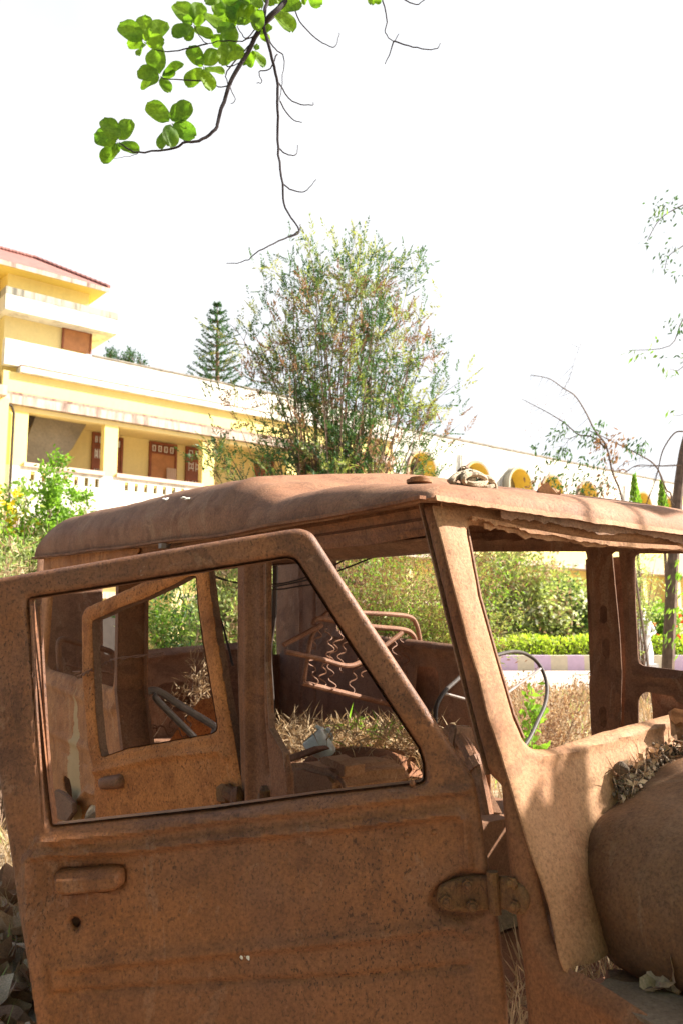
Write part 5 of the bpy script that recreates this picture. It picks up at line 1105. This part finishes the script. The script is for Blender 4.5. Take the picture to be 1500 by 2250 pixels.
for off, r_, c0 in ((0, .016, 0), (.03, .010, 10)):
    mb.tube(cr([CL.hit(985+c0, 1605, -.1), CL.hit(1010+c0, 1625, -.05), CL.hit(1035+c0, 1665), CL.hit(1052+c0*.4, 1710), CL.hit(1068, 1790)], 5), r_, 10)
mb.tube([CL.hit(1036, 1668), CL.hit(1048, 1690)], .024, 10); mb.build('steering_column', M['tube'], JEEP)
DS = Plane(W(.45, 0, 0), JR, Z)
lump('dash_remnant', DS, [(1000, 1592), (1038, 1590), (1060, 1700), (1110, 1790), (985, 1790), (995, 1660)], -JF*.03, M['inner'], JEEP, .005)
# ---- wires and hanging seals
mb = MB(); MID = Plane(W(0, .75, 0), JF, Z)
for q in ([(440, 1250), (470, 1264), (515, 1280), (580, 1290), (640, 1282), (720, 1262), (800, 1232), (860, 1205), (915, 1180)], [(448, 1262), (500, 1276), (560, 1284), (620, 1282), (690, 1262), (760, 1228), (810, 1195)], [(520, 1292), (600, 1296), (660, 1288), (740, 1277)]):
    mb.tube(cr([MID.hit(*p_) for p_ in q], 6), .0035, 5)
mb.tube(cr([MID.hit(*p_) for p_ in [(456, 1285), (470, 1320), (490, 1375), (502, 1420), (512, 1462)]], 5), .006, 5); mb.build('loose_wires', M['wire'], JEEP)
mb = MB(); RR_ = Plane(W(0, 1.1, 0), JF, Z)
mb.tube(cr([RR_.hit(*p_) for p_ in [(586, 1560), (588, 1440), (588, 1300), (587, 1245), (592, 1230), (601, 1232), (605, 1250), (604, 1310), (602, 1360), (596, 1400), (592, 1440), (597, 1520), (600, 1580)]], 5), .014, 8)
mb.tube(cr([RR_.hit(*p_) for p_ in [(594, 1250), (595, 1320), (598, 1360), (585, 1400)]], 5), .008, 6); mb.build('door_seal', M['rubber'], JEEP)
# ---- things lying in and on the jeep
mb = MB(); c0 = DB.hit(706, 1640, -.25); ax = np.array([.45, 0, -.55]); ax /= np.linalg.norm(ax); V = []; k = 18; s1_ = np.cross(ax, [0, 1, 0]); s1_ /= np.linalg.norm(s1_); s2_ = np.cross(ax, s1_)
pr_ = [(.040, -.052), (.046, -.050), (.048, -.038), (.043, 0), (.037, .038), (.034, .046), (.016, .049), (.0, .049)]
for r_, z in pr_: V += [c0+ax*z+(s1_*math.cos(2*math.pi*i/k)+s2_*math.sin(2*math.pi*i/k))*(r_+.003*math.sin(3*i+z*90)) for i in range(k)]
mb.add(V, [(j*k+i, j*k+(i+1) % k, (j+1)*k+(i+1) % k, (j+1)*k+i) for j in range(len(pr_)-1) for i in range(k)])
mb.tube(cr([c0-ax*.049+s1_*.036, c0-ax*.066+np.array([.022, 0, .022]), c0+np.array([.034, 0, .046]), c0+np.array([.037, 0, .022])], 5), .006, 6)
mb.ball(c0+np.array([.026, -.006, .060]), (.010, .010, .008), 8, 6, .5)
tag(mb.build('plastic_jug', M['plastic']), 'pale blue plastic jug tipped over among the weeds inside the cab', 'jug')
gr1 = MB(); gr2 = MB(); gr3 = MB()
GP = Plane(W(0, .9, 0), JF, Z)
def tuft(mb, x, y, off, n, L, Wd):
    c0 = GP.hit(x, y, off); leaves(c0+rng.normal(size=(n, 3))*[.05, .05, .012], rng.normal(size=(n, 3))*.75+Z*.75, L, Wd, mb, .15)
for i in range(150): tuft(gr1, rng.uniform(598, 925), rng.uniform(1595, 1665), rng.uniform(-.25, .25), 14, .10, .005)
for i in range(50): tuft(gr1, rng.uniform(750, 930), rng.uniform(1690, 1745), rng.uniform(0, .3), 12, .07, .004)
for i in range(12): tuft(gr2, rng.uniform(740, 900), rng.uniform(1600, 1640), rng.uniform(-.1, .2), 6, .08, .005)
for i in range(4): tuft(gr2, 775+rng.normal()*6, 1605, .05, 4, .12, .012)
tag(gr1.build('cab_grass', M['straw'], smooth=False), 'dry yellow grass growing up inside the jeep cab', 'grass', kind='stuff'); tag(gr2.build('cab_weeds', M['brightgreen'], smooth=False), 'green weeds growing inside the jeep cab', 'weeds', kind='stuff')
for i in range(60):
    c0 = W(rng.uniform(.35, .85), rng.uniform(.05, 1.2), .53); leaves(c0+rng.normal(size=(16, 3))*[.06, .06, .01], rng.normal(size=(16, 3))*.8+Z*.9, .16, .006, gr1 if 0 else gr3)
# soil under the grass
mb = MB(); n_ = 24
V = [W(-1.9+1.9*i/n_, .10+1.36*j/n_, .86+.03*mnoise.noise(Vector((i*.4, j*.4, 2)))-.25*(1-math.sin(math.pi*min(max(j/n_, .02), .98)))**2-.34*max(0, (i/n_-.72)/.28)**1.5) for i in range(n_+1) for j in range(n_+1)]
mb.add(V, [(i*(n_+1)+j, i*(n_+1)+j+1, (i+1)*(n_+1)+j+1, (i+1)*(n_+1)+j) for i in range(n_) for j in range(n_)]); tag(mb.build('cab_soil', M['ground']), 'heap of dry soil and debris inside the jeep cab', 'soil', kind='stuff')
tag(gr3.build('footwell_grass', M['straw'], smooth=False), 'dry grass growing through the front footwell of the jeep', 'grass', kind='stuff')
mb = MB()
for i in range(70):
    c0 = GP.hit(rng.uniform(600, 930), rng.uniform(1640, 1745), rng.uniform(-.1, .35)); leaves([c0], [rng.normal(size=3)*[1, 1, .35]], rng.uniform(.03, .09), rng.uniform(.015, .04), mb)
tag(mb.build('cab_litter', M['deadleaf2'], smooth=False), 'brown dead leaves and scraps lying on the jeep floor', 'litter', kind='stuff')
# small sapling between wheel and far pillar, and dry seed stalks on the verge
sp_ = YP(4.6); T = [sp_.hit(x, y) for x, y in [(1166, 1520), (1160, 1545), (1145, 1590), (1165, 1640)]]; b9 = sp_.hit(1160, 1800); b9[2] = 0
plant('leafy_sapling', 'small bright leafy sapling seen through the windscreen opening beside the steering wheel', 'plant', b9, T, [('foliage', 'brightgreen', 1)], .006, 'barkd', 5, .05, .025, .06, .1, twigs=3, twl=.10, bush=.6)
VG = inpoly([(1090, 1480), (1290, 1480), (1300, 1640), (1090, 1640)], 60, YP(6.5), .8); b9 = YP(6.5).hit(1190, 1780); b9[2] = 0
plant('seed_stalks', 'dry brown stalks with small seed heads between the path and the jeep', 'plant', b9, VG, [('seed_heads', 'drybrown', .7), ('foliage', 'straw', .3)], .005, 'barkd', 4, .03, .012, .08, .0, twigs=4, twl=.14, bush=.5)
b9 = W(-2.0, .75, .88); T = [REAR.hit(x, y, .3) for x, y in [(438, 1432), (430, 1460), (445, 1470), (440, 1500), (436, 1520)]]
plant('dry_climber', 'dry pale climbing stem hanging inside the tailgate', 'plant', b9, T, [('foliage', 'straw', 1)], .004, 'rope', 5, .05, .006, .06, .0, twigs=4, twl=.10, bush=.3)
# rope heap on the roof edge
RP = Plane(W(.66, 0, 0), JR, Z); mb = MB()
def coil(cx, cy, rx, ry, turns, off):
    return [RP.hit(cx+rx*(1-.12*i/20)*math.cos(i*.55), cy+ry*math.sin(i*.55)-i*.15, off+.012*math.sin(i*.8)) for i in range(int(turns*11.5))]
for a in ((1012, 1060, 22, 10, 2.2, .0), (1040, 1056, 26, 12, 2.5, .02), (1064, 1062, 20, 10, 2.2, -.01), (1030, 1047, 14, 8, 2, .01)): mb.tube(cr(coil(*a), 3), .0065, 6)
mb.tube(cr([RP.hit(*q) for q in [(985, 1058), (998, 1046), (1012, 1040), (1030, 1036), (1048, 1040), (1066, 1052), (1084, 1062), (1086, 1075)]], 5), .006, 6)
for i in range(26): c0 = RP.hit(1020+rng.normal()*14, 1044+rng.normal()*7); mb.tube([c0, c0+rng.normal(size=3)*.009], .002, 4)
rp_ = empty('rope_heap', tuple(RP.hit(1035, 1070)), 'heap of frayed beige rope lying on the roof above the windscreen', 'rope')
mb.build('beige_rope', M['rope'], rp_); mb = MB(); mb.tube(cr([RP.hit(*q, off=.02) for q in [(1033, 1036), (1040, 1045), (1043, 1056), (1046, 1068), (1042, 1074)]], 5), .006, 6); mb.build('green_strand', M['ropeg'], rp_)
mb = MB(); c0 = RP.hit(1021, 1030); 
for i in range(7): mb.ball(c0+rng.normal(size=3)*.006-Z*.004*i, .009, 6, 5, .5)
mb.build('knot', M['barkd'], rp_)
RFM = Plane(W(0, .55, 0), JF, Z)
for (x, y, lb) in ((684, 1060, 'reddish brown dead leaf on the middle of the roof'), (1200, 1086, 'dark dead leaf lying flat at the front edge of the roof')):
    mb = MB(); pl_ = RFM if x < 1000 else Plane(W(.60, 0, 0), JR, Z); deadleaf(mb, pl_.hit(x, y), .09, .05, .4, .3, .3); tag(mb.build('dead_leaf', M['deadleaf2']), lb, 'leaf')
# loose wheel-arch flap behind the rear door
mb = MB()
PL = Plane(W(-1.35, -.06, 0), JF, Z)
lump('torn_arch_liner', PL, [(112, 1745), (122, 1736), (140, 1742), (158, 1765), (160, 1785), (145, 1808), (118, 1795), (110, 1765)], JR*.02, M['inner'], BSO, .004)
# ================================================================== overhanging branch
BRP = YP(4.4)
def Zp(x, y, off=0): return BRP.hit(150+x*.6, y*.6, off)
BR = empty('overhanging_branch', tuple(Zp(800, -200)), 'dark bare drooping branch with clusters of round green leaves at the top of the frame', 'branch')
mb = MB()
def wob(q, r0, r1, amp=.15):
    offs = np.cumsum(rng.normal(size=len(q))*.03); pts = [Zp(x, y, o_) for (x, y), o_ in zip(q, offs)]; pts = cr(pts, 5)
    pts = [p_+rng.normal(size=3)*.0015 for p_ in pts]; mb.tube(pts, list(np.linspace(r0, r1, len(pts))), 6); return pts
wob([(860, -90), (800, 0), (740, 60), (700, 110), (660, 190), (600, 290), (555, 420), (540, 475), (480, 515), (430, 520), (380, 545), (260, 558), (222, 545), (185, 520)], .017, .003)
wob([(850, -60), (790, 20), (720, 85)], .02, .014)
wob([(260, 558), (235, 570), (175, 580), (120, 592)], .002, .001)
wob([(735, -60), (730, 0), (715, 80), (735, 170), (765, 290), (768, 400), (768, 540), (785, 670), (795, 760), (845, 845), (790, 875), (700, 918), (650, 955), (580, 965)], .011, .002)
for q in ([(720, 110), (750, 170), (790, 210), (785, 290), (775, 370)], [(770, 300), (820, 370), (890, 385), (896, 376)], [(775, 370), (820, 435), (858, 448)], [(768, 540), (800, 565), (835, 565), (840, 533)], [(785, 670), (820, 695), (865, 702), (907, 657)], [(815, -20), (850, 80), (920, 150), (975, 172), (993, 120)],
          [(1145, -30), (1165, 70), (1160, 120), (1190, 150), (1208, 125)], [(1190, 150), (1160, 235)], [(1190, 150), (1260, 172), (1340, 180), (1360, 158)], [(1200, -30), (1240, 5), (1280, 15), (1312, -10)], [(600, 310), (550, 318), (510, 275), (495, 245)], [(520, 295), (370, 290), (340, 280)], [(430, 518), (400, 480), (380, 450)],
          [(700, 120), (640, 150), (560, 150), (510, 160), (480, 130), (460, 92)], [(510, 160), (380, 188), (320, 180), (280, 155)], [(670, 160), (590, 250), (580, 290), (612, 362), (595, 380)], [(690, 100), (650, 140), (620, 95)], [(765, 200), (740, 250), (700, 265), (710, 300), (690, 305)], [(790, 875), (845, 845), (850, 822)], [(570, 222), (590, 245), (640, 225)]):
    wob(q, .0045, .0022)
mb.build('stem', M['twig'], BR)
def bigleaf(cx, cy, tx, ty, off):
    """one obovate leaf from its base to its tip (crop pixels), cupped and folded on the midrib"""
    a0_ = Zp(cx, cy, off); b = Zp(cx+(tx-cx)*.96, cy+(ty-cy)*.96, off+rng.uniform(-.03, .03)); a = a0_+(b-a0_)*.08; L_ = np.linalg.norm(b-a); d = (b-a)/L_; nrm = BRP.N+rng.normal(size=3)*.32; s = np.cross(d, nrm); s /= np.linalg.norm(s); nn = np.cross(s, d)
    mb = MB(); nu, nv = 10, 7; V = []; ww = L_*rng.uniform(.62, .72)
    for i in range(nu):
        u = i/(nu-1); wd_ = ww*.5*max(0, 1-abs((u-.60)/(.60 if u < .6 else .405))**2.15)**.5+.0015
        for j in range(nv):
            v_ = j/(nv-1)*2-1; V.append(a+d*(u*L_)+s*(v_*wd_)+nn*(.14*abs(v_)*wd_-.04*L_*u*u+.006*math.sin(7*u+3*v_)))
    mb.add(V, [(i*nv+j, i*nv+j+1, (i+1)*nv+j+1, (i+1)*nv+j) for i in range(nu-1) for j in range(nv-1)])
    return mb.build('leaf', M['leafbig'], BR, True, 80)
CLS = {(185, 520): [(130, 425), (232, 432), (90, 492), (122, 598), (262, 556), (180, 560)],
       (378, 450): [(285, 372), (420, 372), (452, 372), (335, 548), (470, 500), (372, 540)],
       (340, 278): [(248, 262), (310, 165), (425, 228), (262, 325), (372, 340), (395, 262)],
       (496, 245): [(440, 165), (555, 178), (432, 318), (525, 335), (575, 268), (470, 210)],
       (280, 155): [(185, 78), (280, 48), (365, 75), (212, 160), (255, 205), (355, 150), (300, 100)],
       (458, 92): [(395, 0), (490, 5), (378, 130), (530, 140), (420, 60), (505, 60), (430, 150)],
       (620, 95): [(530, 30), (600, -10), (680, 10), (565, 170), (540, 110), (650, 60), (580, 60)],
       (700, 120): [(750, 95), (690, 60), (740, 150), (690, 30)], (650, 190): [(580, 220), (640, 240), (600, 170), (560, 190)], (680, 180): [(720, 248), (665, 250), (700, 165)],
       (760, 20): [(822, 118), (770, -40), (860, 15), (720, -20)], (880, -20): [(928, 20), (860, 18)], (1110, -15): [(1145, 12), (1110, 18)], (560, -20): [(620, 10), (545, 60), (500, 10)], (640, -30): [(600, 80), (680, 60), (655, 20), (710, 30)], (500, 40): [(560, 110)], (590, 150): [(520, 150), (560, 240)]}
for (cx, cy), tips in CLS.items():
    for (tx, ty) in tips: bigleaf(cx, cy, tx, ty, rng.uniform(-.12, .12))
# unseen leaves added right of frame, set sunward to dapple cowl and fender
def caster(cx, name_pts, n, rad, tdist, seed=0):
    c0 = np.array(cx)+SUN*tdist; mb2 = MB(); P_ = c0+rng.normal(size=(n, 3))*rad
    leaves(P_, rng.normal(size=(n, 3)), .16, .11, mb2); return mb2, c0
SHB = empty('added_shade_leaves', tuple(np.array([2.6, 2.2, 4.4])), 'unseen leaves and stems added beyond the right edge to shade the cowl and roof', 'branch')
cpt = FRONT.hit(1300, 1950); cpt2 = FRONT.hit(1420, 1720)+JF*.25
mbs = MB(); stem_pts = []; shp = [(1345, 1620), (1300, 1700), (1250, 1790), (1215, 1870), (1170, 1950), (1180, 2130), (1300, 2230), (1800, 2230), (1800, 1700), (1500, 1560), (1420, 1600)]
Xs = rng.uniform([1160, 1560], [1800, 2230], (1700, 2)); Xs = Xs[psdf(Xs, shp) < -16][:720]
Xs = Xs[nfield(Xs, 1/60., 4, 2) > np.where(Xs[:, 0] > 1330, .02, -.30)]
for i, (x, y) in enumerate(Xs):
    pt = FRONT.hit(x, y, .0) if x < 1320 else FRONT.hit(x, y, .18)
    c0 = pt+SUN*rng.uniform(1.7, 2.2); leaves([c0], [rng.normal(size=3)], .13, .085, mbs)
    if i % 260 == 0: stem_pts.append(c0)
c0 = W(.72, 1.15, 1.8)+SUN*2.2; leaves(c0+rng.normal(size=(40, 3))*.11, rng.normal(size=(40, 3)), .17, .12, mbs); stem_pts.append(c0)
mbs.build('foliage', M['leafbig'], SHB, smooth=False)
mb = MB(); hubp = np.array([4.6, 3.0, 5.2])
for c0 in stem_pts: mb.tube(cr([hubp, (hubp+c0)/2+Z*.2, c0], 5), .008, 6)
mb.build('stem', M['twig'], SHB)

# the spreading tree the overhanging branch belongs to: trunk behind the viewpoint, canopy overhead
CNP = empty('almond_tree', (-1.5, -4.5, 0), 'broad leafy tree spreading above the viewpoint, with low boughs added to block sky light', 'tree')
mb = MB(); mbl = MB(); tr_ = cr([np.array([-1.5, -4.5, -.1]), np.array([-1.4, -4.4, 2]), np.array([-1.2, -4.0, 4.2]), np.array([-.8, -3.4, 6.2])], 5)
mb.tube(tr_, list(np.linspace(.28, .12, len(tr_))), 12)
for i in range(80):
    e_ = np.array([rng.uniform(-7, 4.5), rng.uniform(-8, .6), rng.uniform(3.6, 6.6)])
    a_ = tr_[int(rng.uniform(7, len(tr_)-1))]; pb = bez(a_, (a_+e_)/2+Z*.6, e_, 8); mb.tube(pb, list(np.linspace(.06, .008, 8)), 5, cap=False)
    for k in range(11):
        p_ = pb[int(rng.uniform(3, 8))]+rng.normal(size=3)*[.6, .6, .3]; leaves(p_+rng.normal(size=(9, 3))*.10, rng.normal(size=(9, 3))*[1, 1, .4], .24, .15, mbl)
for i in range(50):  # more low boughs added out of view to block sky light from the cowl
    e_ = np.array([rng.uniform(-.5, 5), rng.uniform(-6, -.6), rng.uniform(2.5, 5)])
    a_ = tr_[int(rng.uniform(7, len(tr_)-1))]; pb = bez(a_, (a_+e_)/2+Z*.8, e_, 8); mb.tube(pb, list(np.linspace(.05, .008, 8)), 5, cap=False)
    for k in range(11):
        p_ = pb[int(rng.uniform(4, 8))]+rng.normal(size=3)*[.5, .5, .3]
        if p_[1] < -.3 and p_[2] > 2: leaves(p_+rng.normal(size=(9, 3))*.10, rng.normal(size=(9, 3))*[1, 1, .4], .24, .15, mbl)
mb.build('trunk', M['bark'], CNP); mbl.build('foliage', M['leafbig'], CNP, smooth=False)
